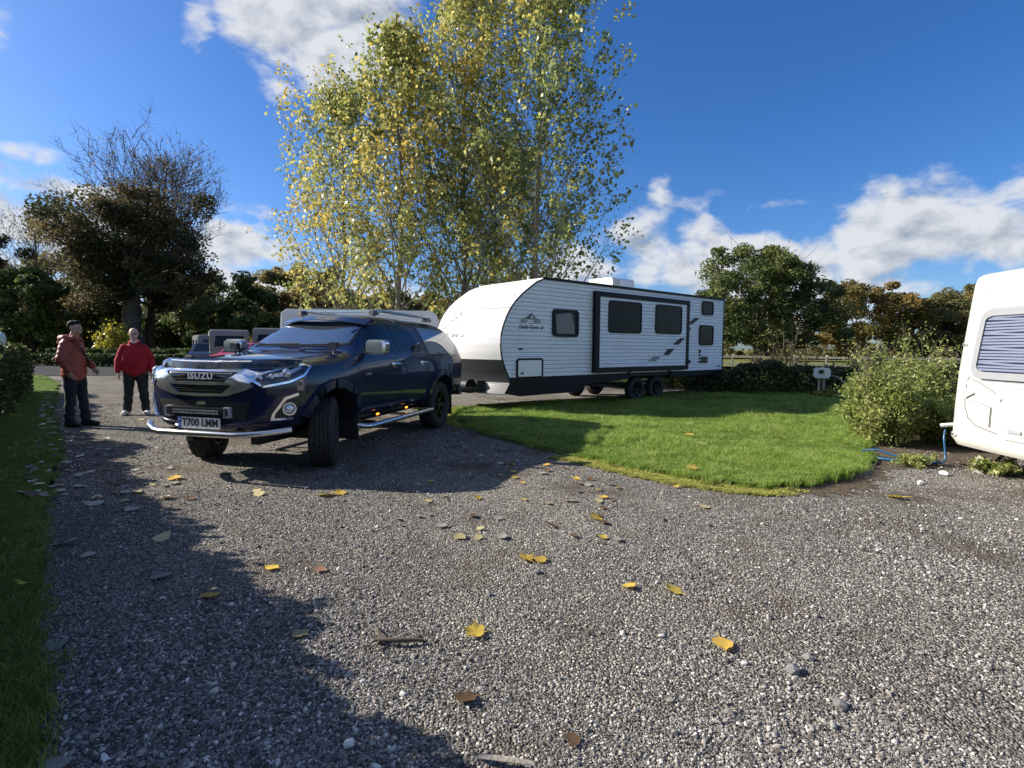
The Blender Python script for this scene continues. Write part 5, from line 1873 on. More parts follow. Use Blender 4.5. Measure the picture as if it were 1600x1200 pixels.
# running gear
mb = MB()
for s in (1, -1):
    mb.box((-3.0, s * .55, .60), (8.6, .07, .14)).box((-3.8, s * .95, .50), (.9, .06, .06))
for x in (-3.37, -4.2): mb.box((x, 0, .36), (.08, 2.0, .08))
for x in (-6.6, -.9): mb.box((x, 0, .60), (.1, 2.0, .08))
for k in range(3): mb.box((-1.9 - .2 * k, .1, .50), (.05, 2.0, .05))
mb.build('chassis', M['dark_metal'], TRL)
for x in (-3.37, -4.2):
    wheel(TRL, (x, 1.03, .315), .315, .20, .19, 0, 1, 6, 'rim_black', grooves=False)
    wheel(TRL, (x, -1.03, .315), .315, .20, .19, 0, -1, 6, 'rim_black', grooves=False)
for x, y in ((-6.7, .85), (-6.7, -.85)):
    MB().box((x, y, .30), (.08, .08, .56)).box((x, y, .03), (.22, .2, .04)).build('corner_jack', M['dark_metal'], TRL)
mb = MB().tube([(.95, .70, .50), (2.5, .30, .47)], .055, 6, True, .9).tube([(.95, -.70, .50), (2.5, .22, .47)], .055, 6).box((2.55, .28, .47), (.22, .14, .12)).tube([(2.0, .26, .30), (2.0, .26, .85)], .035, 8).box((2.0, .26, .9), (.1, .1, .14))
mb.build('a_frame', M['dark_metal'], TRL)
mb = MB().tube([(1.35, -.25, .55), (1.35, .45, .55)], .15, 14)
mb.build('gas_bottle', M['black_trim'], TRL, 60)
MB().box((-2.1, YS - .25, .62), (.55, .40, .05)).box((-1.95, YS - .3, .48), (.5, .38, .04)).build('folding_step', M['dark_metal'], TRL)

# ------------------------------------------------------------------ white caravan at the edge of the picture
WC = thing('white_caravan', (5.15, 6.42, 0), R(0), 'white moulded caravan end with blinds in its window beside the gravel', 'caravan')
# local: face looks to -x, runs along -y from the far corner (y=0) towards the viewer
def wc_x(z):
    """rake of the end wall"""
    pts = [(.28, .06), (.36, .0), (.75, .01), (1.1, .03), (1.5, .075), (1.9, .125), (2.12, .155), (2.2, .185), (2.235, .24), (2.25, .38), (2.27, 1.2)]
    if z <= pts[0][0]: return pts[0][1]
    for (z0, x0), (z1, x1) in zip(pts[:-1], pts[1:]):
        if z0 <= z <= z1: return x0 + (x1 - x0) * (z - z0) / (z1 - z0)
    return pts[-1][1]


def wc_bow(y):
    """the wall bows out a little between its rounded corners; y from 0 to -2.2"""
    t = min(1, max(0, -y / .22))
    u = min(1, max(0, (2.2 + y) / .22))
    r = lambda q: .16 * (1 - math.sqrt(max(0, 1 - (1 - q) ** 2)))
    return r(t) + r(u) - .07 * math.sin(math.pi * min(1, max(0, -y / 2.2)))


zz = [.28, .30, .36, .45, .6, .75, .9, 1.0, 1.1, 1.2, 1.3, 1.4, 1.5, 1.6, 1.7, 1.8, 1.9, 2.0, 2.06, 2.12, 2.16, 2.2, 2.22, 2.235, 2.25, 2.27]
yy = [0, -.005, -.02, -.05, -.09, -.14, -.22] + [-.3 - .1 * k for k in range(17)] + [-1.98, -2.06, -2.11, -2.15, -2.18, -2.195, -2.2]
vs, fs = [], []
for z in zz:
    for y in yy:
        vs.append((wc_x(z) + wc_bow(y), y, z))
nY = len(yy)
for i in range(len(zz) - 1):
    for j in range(nY - 1):
        fs.append((i * nY + j, i * nY + j + 1, (i + 1) * nY + j + 1, (i + 1) * nY + j))
for side in (0, nY - 1):       # side walls back to x = 5.6
    b = len(vs)
    for z in zz: vs.append((5.6, yy[side], z))
    for i in range(len(zz) - 1):
        fs.append((i * nY + side, (i + 1) * nY + side, b + i + 1, b + i))
shell = MB().add(vs, fs)
shme = shell.mesh('shell')
smooth(shme, 50)
shell_o = link('shell', shme, M['white_van'], WC)
tmp = bmesh.new()
tmp.from_mesh(shme)
BW = BVHTree.FromBMesh(tmp)
tmp.free()
MB().box((3.4, -1.1, 2.255), (4.6, 2.16, .05)).build('roof', M['white_van'], WC)
MB().box((1.05, -.75, 2.315), (.5, .6, .10), None, .8).build('roof_light', M['white_van'], WC)
MB().box((2.8, -1.1, .30), (5.4, 2.1, .05)).box((.35, -1.1, .33), (.12, 1.9, .10)).build('floor', M['dark_metal'], WC)
WF = lambda u, v: ((-3, u, v), (1, 0, 0))
win = [(-.335, 1.18), (-.355, 1.72), (-.40, 1.79), (-.50, 1.82), (-1.68, 1.82), (-1.79, 1.79), (-1.845, 1.72), (-1.88, 1.18), (-1.82, 1.10), (-1.70, 1.065), (-.50, 1.065), (-.39, 1.10)]
patch('window_recess', [inset(win, -.03)], WF, BW, M['grey_plastic'], WC, .003, .01, .1)
wf_ = patch('window', ring_polys(win, .075), WF, BW, mat('window_frame_grey', (0.27, 0.275, 0.285), .3), WC, .035, .04, .06, 60)
wi = inset(win, .07)
M['blind_shaded'] = mat('blind_slat', (0.17, 0.195, 0.27), 0.25)  # slat colour darkened for the shade behind tinted glass
M['blind_gap'] = mat('blind_gap', (0.012, 0.015, 0.04), 0.3)
patch('pane', [wi], WF, BW, M['blind_gap'], wf_, .012, .01, .1)
rg = np.random.default_rng(3)
for k in range(19):
    z = 1.155 + .0315 * k
    sk = [0, 0, .012, -.006, 0][k % 5]
    ya, yb = -.415 - .018 * (k > 16), -1.79
    patch('blind_slat', [[(ya, z + sk), (ya, z + .022 + sk), (-.9, z + .022 - sk * .5), (yb, z + .022), (yb, z), (-.9, z - sk * .5)]], WF, BW, M['blind_shaded'], wf_, .018, .006, .25)
# mouldings
patch('panel_line', line_polys([(-.04, 2.055), (-.2, 2.055), (-1.1, 2.05), (-2.16, 2.055)], .012), WF, BW, M['grey_plastic'], WC, .003, .006, .2)
M['van_line'] = mat('joint_and_shade_line', (0.20, 0.20, 0.20), 0.5)  # grey lines draw the joints and the shade along the moulding edges
patch('panel_line', line_polys([(-.30, 1.08), (-.275, 1.0), (-.27, .86), (-.29, .74), (-.35, .62), (-.46, .55), (-.62, .52), (-.75, .50)], .016), WF, BW, M['van_line'], WC, .005, .007, .03)
sw = [(-.30, 1.01), (-.34, 1.04), (-.45, 1.02), (-.62, .95), (-.80, .87), (-.78, .84), (-.62, .89), (-.44, .95), (-.33, .98)]
patch('moulded_swoosh', [sw], WF, BW, M['white_van'], WC, .03, .035, .05, 60)
sw2 = [(-.30, .94), (-.42, .90), (-.33, .855), (-.30, .83)]
patch('moulded_swoosh', [sw2], WF, BW, M['white_van'], WC, .025, .03, .05, 60)
pk = [(-.38, .80), (-.38, .72), (-.42, .64), (-.50, .59), (-.66, .56), (-.66, .76), (-.52, .79)]
patch('panel_line', ring_polys(inset(pk, -.010), .014), WF, BW, M['van_line'], WC, .005, .007, .03)
patch('panel_line', ring_polys(inset(sw, -.012), .016), WF, BW, M['van_line'], WC, .005, .007, .03)
patch('moulded_panel', [pk], WF, BW, M['white_van'], WC, .018, .025, .08, 60)
lk = [(-.72, .93), (-.80, .98), (-1.5, .98), (-1.5, .46), (-.86, .46), (-.82, .50)]
patch('locker_door', [lk], WF, BW, M['white_van'], WC, .014, .02, .1, 60)
patch('panel_line', ring_polys(inset(lk, -.010), .014), WF, BW, M['van_line'], WC, .004, .006, .1)
patch('locker_handle', [rrect(-.90, .535, -1.06, .57, .015)], WF, BW, M['grey_plastic'], WC, .03, .03, .1)
for (u, z, a, b) in ((-.135, 1.44, .062, .018), (-.13, .40, .070, .028)):
    el = [(u + a * math.cos(t), z + b * math.sin(t)) for t in [6.283 * k / 16 for k in range(16)]]
    mk = patch('marker_lamp', [el], WF, BW, M['white_van'], WC, .016, .02, .05, 60)
    patch('lens', [[(u + a * .62 * math.cos(t), z + b * .62 * math.sin(t)) for t in [6.283 * k / 16 for k in range(16)]]], WF, BW, M['logo_pale'], mk, .021, .01, .05, 60)
MB().box((.45, .10, .50), (.10, .26, .05), Matrix.Rotation(-.3, 3, 'X')).tube([(.3, .05, .5), (.12, .22, .45)], .025, 6).build('drain_bracket', M['white_cap'], WC)
mb = MB()
for y in (-.35, -1.8): mb.tube([(.5, y, .30), (.22, y, .02)], .018, 6).box((.2, y, .015), (.12, .12, .03))
mb.build('corner_steady', M['steel'], WC)
MB().lathe([(.19, -.09), (.30, -.1), (.31, -.07), (.31, .07), (.30, .1), (.19, .09)], 24, 'y', (3.2, -.25, .31)).lathe([(0, 0), (.19, .02)], 16, 'y', (3.2, -.25, .31)).build('wheel', M['rubber'], WC, 40)

# ------------------------------------------------------------------ far caravans and a car


def far_van(name, label, loc, rz, L, W, z0, z1, m, group, nose=.35, tint='glass_dark', windows=True, cat='caravan', awn=False):
    o = thing(name, loc, rz, label, cat, group)
    prof = [(-L / 2, z0), (L / 2, z0), (L / 2 + .05, z0 + .5), (L / 2 - nose * .5, z0 + (z1 - z0) * .62), (L / 2 - nose, z1 - .12), (L / 2 - nose - .15, z1), (-L / 2 + .25, z1), (-L / 2 + .08, z1 - .12), (-L / 2, z0 + .6)]
    me = MB().plate(prof, -W / 2, W / 2).mesh('shell')
    bm_ = bmesh.new()
    bm_.from_mesh(me)
    bmesh.ops.bevel(bm_, geom=[e for e in bm_.edges if abs(e.verts[0].co.y - e.verts[1].co.y) < .01], offset=.07, segments=2, affect='EDGES')
    bm_.to_mesh(me)
    bm_.free()
    smooth(me, 45)
    link('shell', me, m, o)
    if windows:
        for y, s in ((W / 2, 1), (-W / 2, -1)):
            for x0, x1 in ((-L * .38, -L * .15), (L * .10, L * .33)):
                q = rrect(x0, z0 + (z1 - z0) * .50, x1, z0 + (z1 - z0) * .80, .08)
                f = MB().ring(q, inset(q, .04), y - s * .01, y + s * .015).build('window', M['black_trim'], o)
                MB().plate(inset(q, .035), y - s * .005, y + s * .008).build('pane', M[tint], f)
        h0, h1 = z0 + (z1 - z0) * .45, z0 + (z1 - z0) * .80
        n = Vector((z1 - z0, 0, nose)).normalized()
        q = []
        for z, w in ((h0, .82), (h0, -.82), (h1, -.74), (h1, .74)):
            xx = L / 2 + .05 - (z - z0 - .5) / (z1 - .12 - z0 - .5) * (nose + .05) + .02
            q.append((xx, w * W / 2 * .95, z))
        q2 = [(x - .03, y, z) for x, y, z in q]
        MB().add(q + q2, [(0, 1, 2, 3), (7, 6, 5, 4), (0, 4, 5, 1), (1, 5, 6, 2), (2, 6, 7, 3), (3, 7, 4, 0)]).build('front_window', M[tint], o)
    MB().box((L / 2 + .55, 0, z0 + .05), (1.1, .3, .12)).box((0, 0, z0 - .03), (L * .9, W * .9, .08)).build('chassis', M['dark_metal'], o)
    for s in (1, -1):
        MB().lathe([(.0, s * .07), (.17, s * .08), (.28, s * .09), (.31, s * .05), (.31, -s * .05), (.28, -s * .09)], 18, 'y', (-.1, s * (W / 2 - .12), .31)).build('wheel', M['rubber'], o)
    return o


M['van_grey'] = mat('grey_caravan_shell', (0.20, 0.20, 0.185), 0.4, 0, 0, .05, 4)
M['van_dark'] = mat('dull_caravan_shell', (0.15, 0.155, 0.16), 0.35, 0, 0, .05, 4)
M['red_paint'] = mat('red_car_paint', (0.42, 0.02, 0.015), 0.25, 0, .8)
far_van('white_motor_caravan', 'white motor caravan parked close behind the pickup under the poplars', (-4.9, 19.0, 0), R(7), 5.6, 2.2, .45, 2.54, M['white_cap'], None, .55)
MB().box((0, 0, 0), (.9, .7, .09), None, .8).build('roof_hatch', M['grey_panel'], bpy.data.objects['white_motor_caravan']).location = (.6, 0, 2.58)
MB().box((0, 0, 0), (1.4, .9, .07)).build('solar_panel', M['grey_panel'], bpy.data.objects['white_motor_caravan']).location = (-1.2, 0, 2.58)
far_van('parked_caravan', 'grey parked caravan with a sloping front window beyond the bonnet of the pickup', (-17.6, 33.8, 0), R(-60), 4.4, 2.1, .45, 2.25, M['van_grey'], 'caravans parked in the distance', .5)
far_van('parked_caravan', 'dull grey caravan beside the red car in the distance', (-14.6, 33.5, 0), R(-70), 4.6, 2.1, .45, 2.35, M['van_dark'], 'caravans parked in the distance', .5)
far_van('parked_caravan', 'low pale caravan half hidden by the dark hedge', (-20.6, 37.5, 0), R(-55), 4.4, 2.1, .45, 2.0, M['van_dark'], 'caravans parked in the distance', .4)


def small_car(name, label, loc, rz, m):
    o = thing(name, loc, rz, label, 'car')
    prof = [(-1.95, .35), (1.95, .35), (2.0, .62), (1.85, .80), (1.1, .93), (.45, 1.42), (.1, 1.48), (-1.0, 1.47), (-1.7, 1.05), (-1.98, .95), (-2.0, .55)]
    me = MB().plate(prof, -.84, .84).mesh('body')
    bm_ = bmesh.new()
    bm_.from_mesh(me)
    for v in bm_.verts:
        if v.co.z > .95: v.co.y *= .84
    bmesh.ops.bevel(bm_, geom=bm_.edges[:], offset=.05, segments=2, affect='EDGES')
    bm_.to_mesh(me)
    bm_.free()
    smooth(me, 50)
    link('body', me, m, o)
    MB().add([(1.10, .66, .955), (1.10, -.66, .955), (.47, -.60, 1.41), (.47, .60, 1.41), (1.0, .66, .93), (1.0, -.66, .93), (.40, -.6, 1.38), (.40, .6, 1.38)], [(0, 1, 2, 3), (7, 6, 5, 4), (0, 4, 5, 1), (1, 5, 6, 2), (2, 6, 7, 3), (3, 7, 4, 0)]).build('windscreen', M['glass_dark'], o)
    for s in (1, -1):
        MB().plate([(.95, .99), (.38, 1.38), (-.95, 1.38), (-1.35, 1.08), (-1.2, .99)], s * .76, s * .80).build('side_window', M['glass_dark'], o)
        MB().box((1.93, s * .62, .70), (.10, .30, .14)).build('headlight', M['lamp_glass'], o)
        for x in (1.25, -1.25):
            MB().lathe([(0, s * .06), (.2, s * .07), (.29, s * .08), (.31, s * .04), (.31, -s * .06)], 18, 'y', (x, s * .78, .31)).build('wheel', M['rubber'], o)
    return o


small_car('parked_car', 'small red car parked between the far caravans', (-14.4, 29.5, 0), R(-100), M['red_paint'])
small_car('parked_car', 'dark parked car half hidden beside the grey caravan', (-18.3, 33.0, 0), R(-75), mat('dark_car_paint', (0.02, 0.022, 0.026), .25, 0, .8))

# ------------------------------------------------------------------ people
def capsule(bm, p0, p1, r0, r1, sq=None):
    """tapered round limb; sq = (dir, factor) squashes it along a direction"""
    p0, p1 = Vector(p0), Vector(p1)
    d = p1 - p0
    L = d.length
    q = d.to_track_quat('Z', 'Y') if L > 1e-6 else Vector((0, 0, 1)).to_track_quat('Z', 'Y')
    rings = []
    n, m = 14, 5
    for i in range(m + 1):
        a = math.pi / 2 * (1 - i / m)
        rings.append((r0 * math.cos(a), -r0 * math.sin(a)))
    for i in range(m + 1):
        a = math.pi / 2 * i / m
        rings.append((r1 * math.cos(a), L + r1 * math.sin(a)))
    vs = []
    for r, z in rings:
        vs.append([])
        for k in range(n):
            th = 6.28318 * k / n
            c = q @ Vector((max(r, 1e-4) * math.cos(th), max(r, 1e-4) * math.sin(th), z))
            if sq is not None:
                dv = Vector(sq[0])
                c = c - dv * (c.dot(dv)) * (1 - sq[1]) if L < 1e-6 else c - dv * (c.dot(dv) - (q @ Vector((0, 0, z))).dot(dv)) * (1 - sq[1])
            vs[-1].append(bm.verts.new(p0 + c))
    for i in range(len(rings) - 1):
        for k in range(n):
            bm.faces.new((vs[i][k], vs[i][(k + 1) % n], vs[i + 1][(k + 1) % n], vs[i + 1][k]))
    bm.faces.new(vs[0][::-1])
    bm.faces.new(vs[-1])


def chain(bm, pts, sq=None):
    for a, b in zip(pts[:-1], pts[1:]):
        capsule(bm, a[:3], b[:3], a[3], b[3], sq)


def melt(name, bm, voxel, sm, m, parent, wrinkle=None):
    """one continuous skin over everything in bm"""
    me = bpy.data.meshes.new(name)
    bmesh.ops.recalc_face_normals(bm, faces=bm.faces)
    bm.to_mesh(me)
    bm.free()
    o = link(name, me, m, parent)
    r = o.modifiers.new('r', 'REMESH')
    r.mode = 'VOXEL'
    r.voxel_size = voxel
    s = o.modifiers.new('s', 'SMOOTH')
    s.iterations = sm
    s.factor = .5
    me2 = baked(o)
    o.modifiers.clear()
    o.data = me2
    if not me2.materials: me2.materials.append(m)
    if wrinkle:
        n = len(me2.vertices)
        for v in me2.vertices:
            v.co += v.normal * wrinkle(v.co)
    smooth(me2, 180)
    return o


def hand(bm, wr, d, side, palm, curl=.5):
    """palm and five curled fingers; wr wrist, d direction of the fingers, palm = palm normal"""
    d, pn = Vector(d).normalized(), Vector(palm).normalized()
    sd = d.cross(pn).normalized() * side
    wr = Vector(wr)
    c = wr + d * .05
    capsule(bm, wr, wr + d * .075, .027, .036, (pn, .55))
    for k, (o, L) in enumerate(((.030, .070), (.011, .080), (-.009, .074), (-.028, .058))):
        b = wr + d * .088 + sd * o
        k1 = b + (d * math.cos(curl * .5) + pn * math.sin(curl * .5)) * L * .5
        k2 = k1 + (d * math.cos(curl * 1.4) + pn * math.sin(curl * 1.4)) * L * .5
        chain(bm, [(*b, .0105), (*k1, .0095), (*k2, .008)])
    t0 = wr + d * .03 + sd * .028
    t1 = t0 + (d * .7 + sd * .6 + pn * .2).normalized() * .04
    t2 = t1 + (d * .9 + sd * .1 + pn * .3).normalized() * .03
    chain(bm, [(*t0, .014), (*t1, .011), (*t2, .009)])


def head(bm, c, yaw, s=1.0):
    """skull, jaw, nose, brow, ears, lips; c = centre of the skull, face towards yaw"""
    mt = Matrix.Translation(Vector(c)) @ Matrix.Rotation(yaw, 4, 'Z') @ Matrix.Scale(s, 4)
    def E(p, r, sc=(1, 1, 1)):
        bmesh.ops.create_uvsphere(bm, u_segments=18, v_segments=12, radius=1, matrix=mt @ Matrix.Translation(p) @ Matrix.Diagonal((r * sc[0], r * sc[1], r * sc[2], 1)))
    E((-.008, 0, .025), .088, (1.08, .86, 1.0))
    E((.020, 0, -.035), .072, (1.0, .86, 1.08))
    E((.040, 0, -.082), .040, (1.0, .95, .75))
    E((.076, 0, .012), .032, (.6, 1.4, .45))
    for y in (.034, -.034):
        E((.068, y, -.028), .026, (.8, 1, .9))
        E((.001, y * 2.28, -.012), .028, (.62, .32, 1.1))
    def C(a, b, r0, r1):
        capsule(bm, mt @ Vector(a), mt @ Vector(b), r0 * s, r1 * s)
    C((.090, 0, .004), (.110, 0, -.034), .009, .014)
    C((.086, -.016, -.064), (.086, .016, -.064), .010, .010)
    C((.084, -.014, -.076), (.084, .014, -.076), .010, .010)
    return mt


M['skin'] = mat('skin', (0.42, 0.24, 0.17), .55, 0, 0, .10, 30)
M['skin_pale'] = mat('pale_skin', (0.50, 0.30, 0.23), .5, 0, 0, .10, 30)
M['hair'] = mat('black_hair', (0.010, 0.008, 0.007), .7, 0, 0, .4, 60, .3, 90, spec=.2)
M['grey_hair'] = mat('grey_stubble', (0.33, 0.31, 0.29), .8, 0, 0, .3, 80)
M['rust'] = mat('rust_jacket', (0.25, 0.045, 0.022), .5, 0, 0, .2, 12, .25, 30)
M['rust_dark'] = mat('dark_rust_jacket', (0.06, 0.017, 0.013), .6, 0, 0, .2, 12)
M['red_fleece'] = mat('red_fleece', (0.33, 0.006, 0.016), .9, 0, 0, .15, 20, .4, 60)
M['trouser_navy'] = mat('navy_trousers', (0.012, 0.014, 0.022), .85, 0, 0, .3, 14, .3, 20)
M['trouser_dark'] = mat('dark_trousers', (0.016, 0.018, 0.016), .85, 0, 0, .3, 14, .3, 20)
M['shoe_black'] = mat('black_shoes', (0.012, 0.012, 0.012), .5)
M['shoe_white'] = mat('white_trainers', (0.68, 0.66, 0.62), .6, 0, 0, .1, 30)
M['eye_dark'] = mat('eye', (0.02, 0.015, 0.012), .2)
M['strap'] = mat('bag_strap', (0.02, 0.015, 0.013), .6)
M['white_cloth'] = mat('white_shirt', (0.7, 0.7, 0.68), .8)


def shoe(bm, ank, yaw, L=.27, w=.046):
    c, s = math.cos(yaw), math.sin(yaw)
    f = lambda a, b, z: (ank[0] + a * c - b * s, ank[1] + a * s + b * c, z)
    capsule(bm, f(-.05, 0, .045), f(.10, 0, .05), .045, .047)
    capsule(bm, f(.06, 0, .045), f(L - .10, .0, .036), .048, .036)
    capsule(bm, f(-.03, 0, .06), f(-.01, 0, .12), .044, .05)


def person(loc, yaw, H, label, legs, arms, headyaw, torso, mats, build=1.0, extras=None):
    o = thing('person', loc, yaw, label, 'person')
    k = H / 1.75
    S = lambda p: (p[0] * k, p[1] * k, p[2] * k) + ((p[3] * k,) if len(p) > 3 else ())
    bm = bmesh.new()
    hipz = .93
    chain(bm, [S(q) for q in ((0, 0, .95, .12), (torso[0] * .5, 0, 1.18, .11), (torso[0], 0, 1.36, .10), (torso[0] + .01, 0, 1.46, .058), (torso[0] + .03, 0, 1.56, .052))])
    for s, (kn, an) in zip((1, -1), legs):
        chain(bm, [S((0, s * .095, .92, .085)), S((*kn, .055)), S((*an[:3], .04))])
        capsule(bm, S((*an[:2], .06)), S((an[0] + .12, an[1], .04)), .035 * k, .03 * k)
    for s, (sh, el, wr, hd, pn) in zip((1, -1), arms):
        chain(bm, [S((*sh, .05)), S((*el, .040)), S((*wr, .030))])
        hand(bm, S(wr), hd, s, pn)
    mt = head(bm, S((torso[0] + .045, 0, 1.635)), headyaw, k)
    melt('body', bm, .0075, 3, mats['skin'], o)
    for y in (.033, -.033):
        bmx = bmesh.new()
        bmesh.ops.create_uvsphere(bmx, u_segments=8, v_segments=6, radius=.0115 * k, matrix=mt @ Matrix.Translation((.083, y, -.002)))
        me = bpy.data.meshes.new('eye')
        bmx.to_mesh(me)
        bmx.free()
        link('eye', me, M['eye_dark'], o)
    bm = bmesh.new()
    for s, (kn, an) in zip((1, -1), legs):
        b = build
        chain(bm, [S((0, s * .095, .95, .112 * b)), S((kn[0] * .5, s * .05 + kn[1] * .5, .72, .098 * b)), S((*kn, .076 * b)), S(((kn[0] + an[0]) / 2 - .01, (kn[1] + an[1]) / 2, (kn[2] + an[2]) / 2, .074 * b)), S((an[0], an[1], .10, .068 * b))])
    capsule(bm, S((0, .05, 1.0)), S((0, -.05, 1.0)), .125 * k * build, .125 * k * build)
    melt('trousers', bm, .011, 4, mats['trousers'], o, lambda c: .006 * math.sin(c.z * 38 + c.y * 25 + c.x * 20) * (1 if c.z < .5 * k else .5))
    for s, (kn, an) in zip((1, -1), legs):
        bm = bmesh.new()
        shoe(bm, S(an), an[3] if len(an) > 3 else 0)
        melt('shoe', bm, .009, 3, mats['shoe'], o)
    return o, k, S, mt


# the man in the rust brown jacket, side on, looking at the truck
legs1 = [((.05, .10, .50), (.10, .10, .09, 0.0)), ((-.01, -.10, .50), (-.03, -.11, .09, -.2))]
arms1 = [((-.01, .17, 1.39), (.0, .235, 1.13), (.17, .20, .98), (.7, -.1, -.7), (0, -1, 0)), ((-.02, -.17, 1.39), (-.05, -.235, 1.13), (.05, -.225, .93), (.45, .15, -.88), (0, 1, 0))]
p1, k, S, mt = person((-7.2, 8.93, 0), R(8), 1.735, 'dark haired man in a rust brown hooded jacket standing side on by the grass verge', legs1, arms1, R(-6), (.0,), dict(skin=M['skin'], trousers=M['trouser_navy'], shoe=M['shoe_black']))
bm = bmesh.new()
chain(bm, [S(q) for q in ((.0, 0, .90, .160), (0, 0, 1.05, .145), (0, 0, 1.22, .145), (-.01, 0, 1.33, .128), (-.01, 0, 1.42, .090))])
for y in (.07, -.07):
    chain(bm, [S(q) for q in ((.0, y, .89, .140), (0, y, 1.05, .128), (0, y, 1.22, .130), (-.01, y, 1.34, .100))])
for (sh, el, wr, hd, pn) in arms1:
    chain(bm, [S((sh[0], sh[1] * .85, sh[2] - .01, .080)), S((*el, .070)), S((wr[0], wr[1], wr[2] + .02, .054))])
melt('jacket', bm, .011, 3, M['rust'], p1, lambda c: .006 * (abs(math.sin(c.z / k * 3.1416 / .075)) - .5) + .003 * math.sin(c.x * 40 + c.z * 23))
bm = bmesh.new()
chain(bm, [S(q) for q in ((.05, .12, 1.45, .035), (-.05, .12, 1.48, .05), (-.12, .05, 1.47, .06), (-.13, -.05, 1.46, .06), (-.05, -.12, 1.47, .05), (.05, -.12, 1.45, .035))])
chain(bm, [S(q) for q in ((-.12, .04, 1.46, .06), (-.17, 0, 1.39, .06), (-.12, -.04, 1.46, .06))])
chain(bm, [S(q) for q in ((.055, .07, 1.48, .035), (.085, 0, 1.44, .032), (.055, -.07, 1.48, .035))])
melt('hood', bm, .011, 3, M['rust'], p1)
MB().tube([S(q) for q in ((-.03, -.12, 1.50), (.10, -.13, 1.42), (.165, -.05, 1.28), (.175, .08, 1.10), (.12, .20, .98))], .017 * k, 6, True, .5).build('bag_strap', M['strap'], p1, 60)
bm = bmesh.new()
for q, r, sc in (((-.016, 0, .064), .090, (1.05, .90, .72)), ((-.055, 0, .03), .074, (.75, 1.03, 1.15)), ((.045, 0, .100), .046, (1.0, 1.3, .6)), ((.0, .058, .055), .03, (1.3, .5, 1.0)), ((.0, -.058, .055), .03, (1.3, .5, 1.0))):
    bmesh.ops.create_uvsphere(bm, u_segments=16, v_segments=10, radius=1, matrix=mt @ Matrix.Translation(q) @ Matrix.Diagonal((r * sc[0], r * sc[1], r * sc[2], 1)))
hr = random.Random(4)
melt('hair', bm, .008, 2, M['hair'], p1, lambda c: .004 * math.sin(c.x * 230) * math.sin(c.y * 210 + c.z * 190))

# the bald man in red, facing the viewer
legs2 = [((.02, .125, .50), (.0, .155, .09, .35)), ((.0, -.125, .50), (-.02, -.165, .09, -.30))]
arms2 = [((0, .19, 1.36), (-.01, .268, 1.10), (.07, .285, .87), (.2, .0, -.97), (0, -1, 0)), ((0, -.19, 1.36), (-.01, -.268, 1.10), (.07, -.278, .87), (.3, .05, -.95), (0, 1, 0))]
p2, k, S, mt = person((-7.28, 10.5, 0), R(-62), 1.675, 'stocky bald man in a red fleece and white trainers standing on the gravel lane', legs2, arms2, R(4), (.0,), dict(skin=M['skin_pale'], trousers=M['trouser_dark'], shoe=M['shoe_white']), 1.12)
bm = bmesh.new()
chain(bm, [S(q) for q in ((.02, 0, .92, .160), (.035, 0, 1.08, .185), (.02, 0, 1.22, .170), (0, 0, 1.34, .130), (0, 0, 1.43, .088))])
for y in (.085, -.085):
    chain(bm, [S(q) for q in ((.02, y * .9, .91, .135), (.025, y, 1.08, .148), (.015, y, 1.22, .138), (0, y * .9, 1.335, .100))])
for (sh, el, wr, hd, pn) in arms2:
    chain(bm, [S((sh[0], sh[1] * .88, sh[2] - .01, .082)), S((*el, .078)), S((wr[0], wr[1], wr[2] + .03, .056))])
melt('fleece', bm, .011, 4, M['red_fleece'], p2, lambda c: .007 * math.sin(c.z * 26 + c.y * 9) * math.sin(c.x * 15 + c.y * 17 + c.z * 8))
bm = bmesh.new()
chain(bm, [S(q) for q in ((.075, .05, 1.44, .022), (.02, .085, 1.465, .028), (-.06, .06, 1.475, .034), (-.085, 0, 1.475, .038), (-.06, -.06, 1.475, .034), (.02, -.085, 1.465, .028), (.075, -.05, 1.44, .022))])
melt('collar', bm, .010, 3, M['red_fleece'], p2)
MB().tube([S(q) for q in ((.07, .05, 1.475), (.10, 0, 1.45), (.07, -.05, 1.475))], .014, 6).build('shirt_collar', M['white_cloth'], p2, 60)
bm = bmesh.new()
for q, r, sc in (((.052, 0, -.083), .041, (.95, 1.15, .8)), ((.03, .055, -.06), .024, (.9, .5, 1.3)), ((.03, -.055, -.06), .024, (.9, .5, 1.3))):
    bmesh.ops.create_uvsphere(bm, u_segments=14, v_segments=8, radius=1, matrix=mt @ Matrix.Translation(q) @ Matrix.Diagonal((r * sc[0], r * sc[1], r * sc[2], 1)))
melt('beard', bm, .008, 2, M['grey_hair'], p2)
gl = MB()
for y in (.034, -.034):
    ring = [mt @ Vector((.101, y + .023 * math.cos(6.283 * i / 12), -.004 + .017 * math.sin(6.283 * i / 12))) for i in range(13)]
    gl.tube(ring, .0025, 4, False)
gl.tube([mt @ Vector((.104, -.011, .0)), mt @ Vector((.104, .011, .0))], .0025, 4)
for y in (1, -1): gl.tube([mt @ Vector((.10, .057 * y, .002)), mt @ Vector((.0, .078 * y, .006))], .0025, 4)
gl.build('glasses', M['ink'], p2, 60)

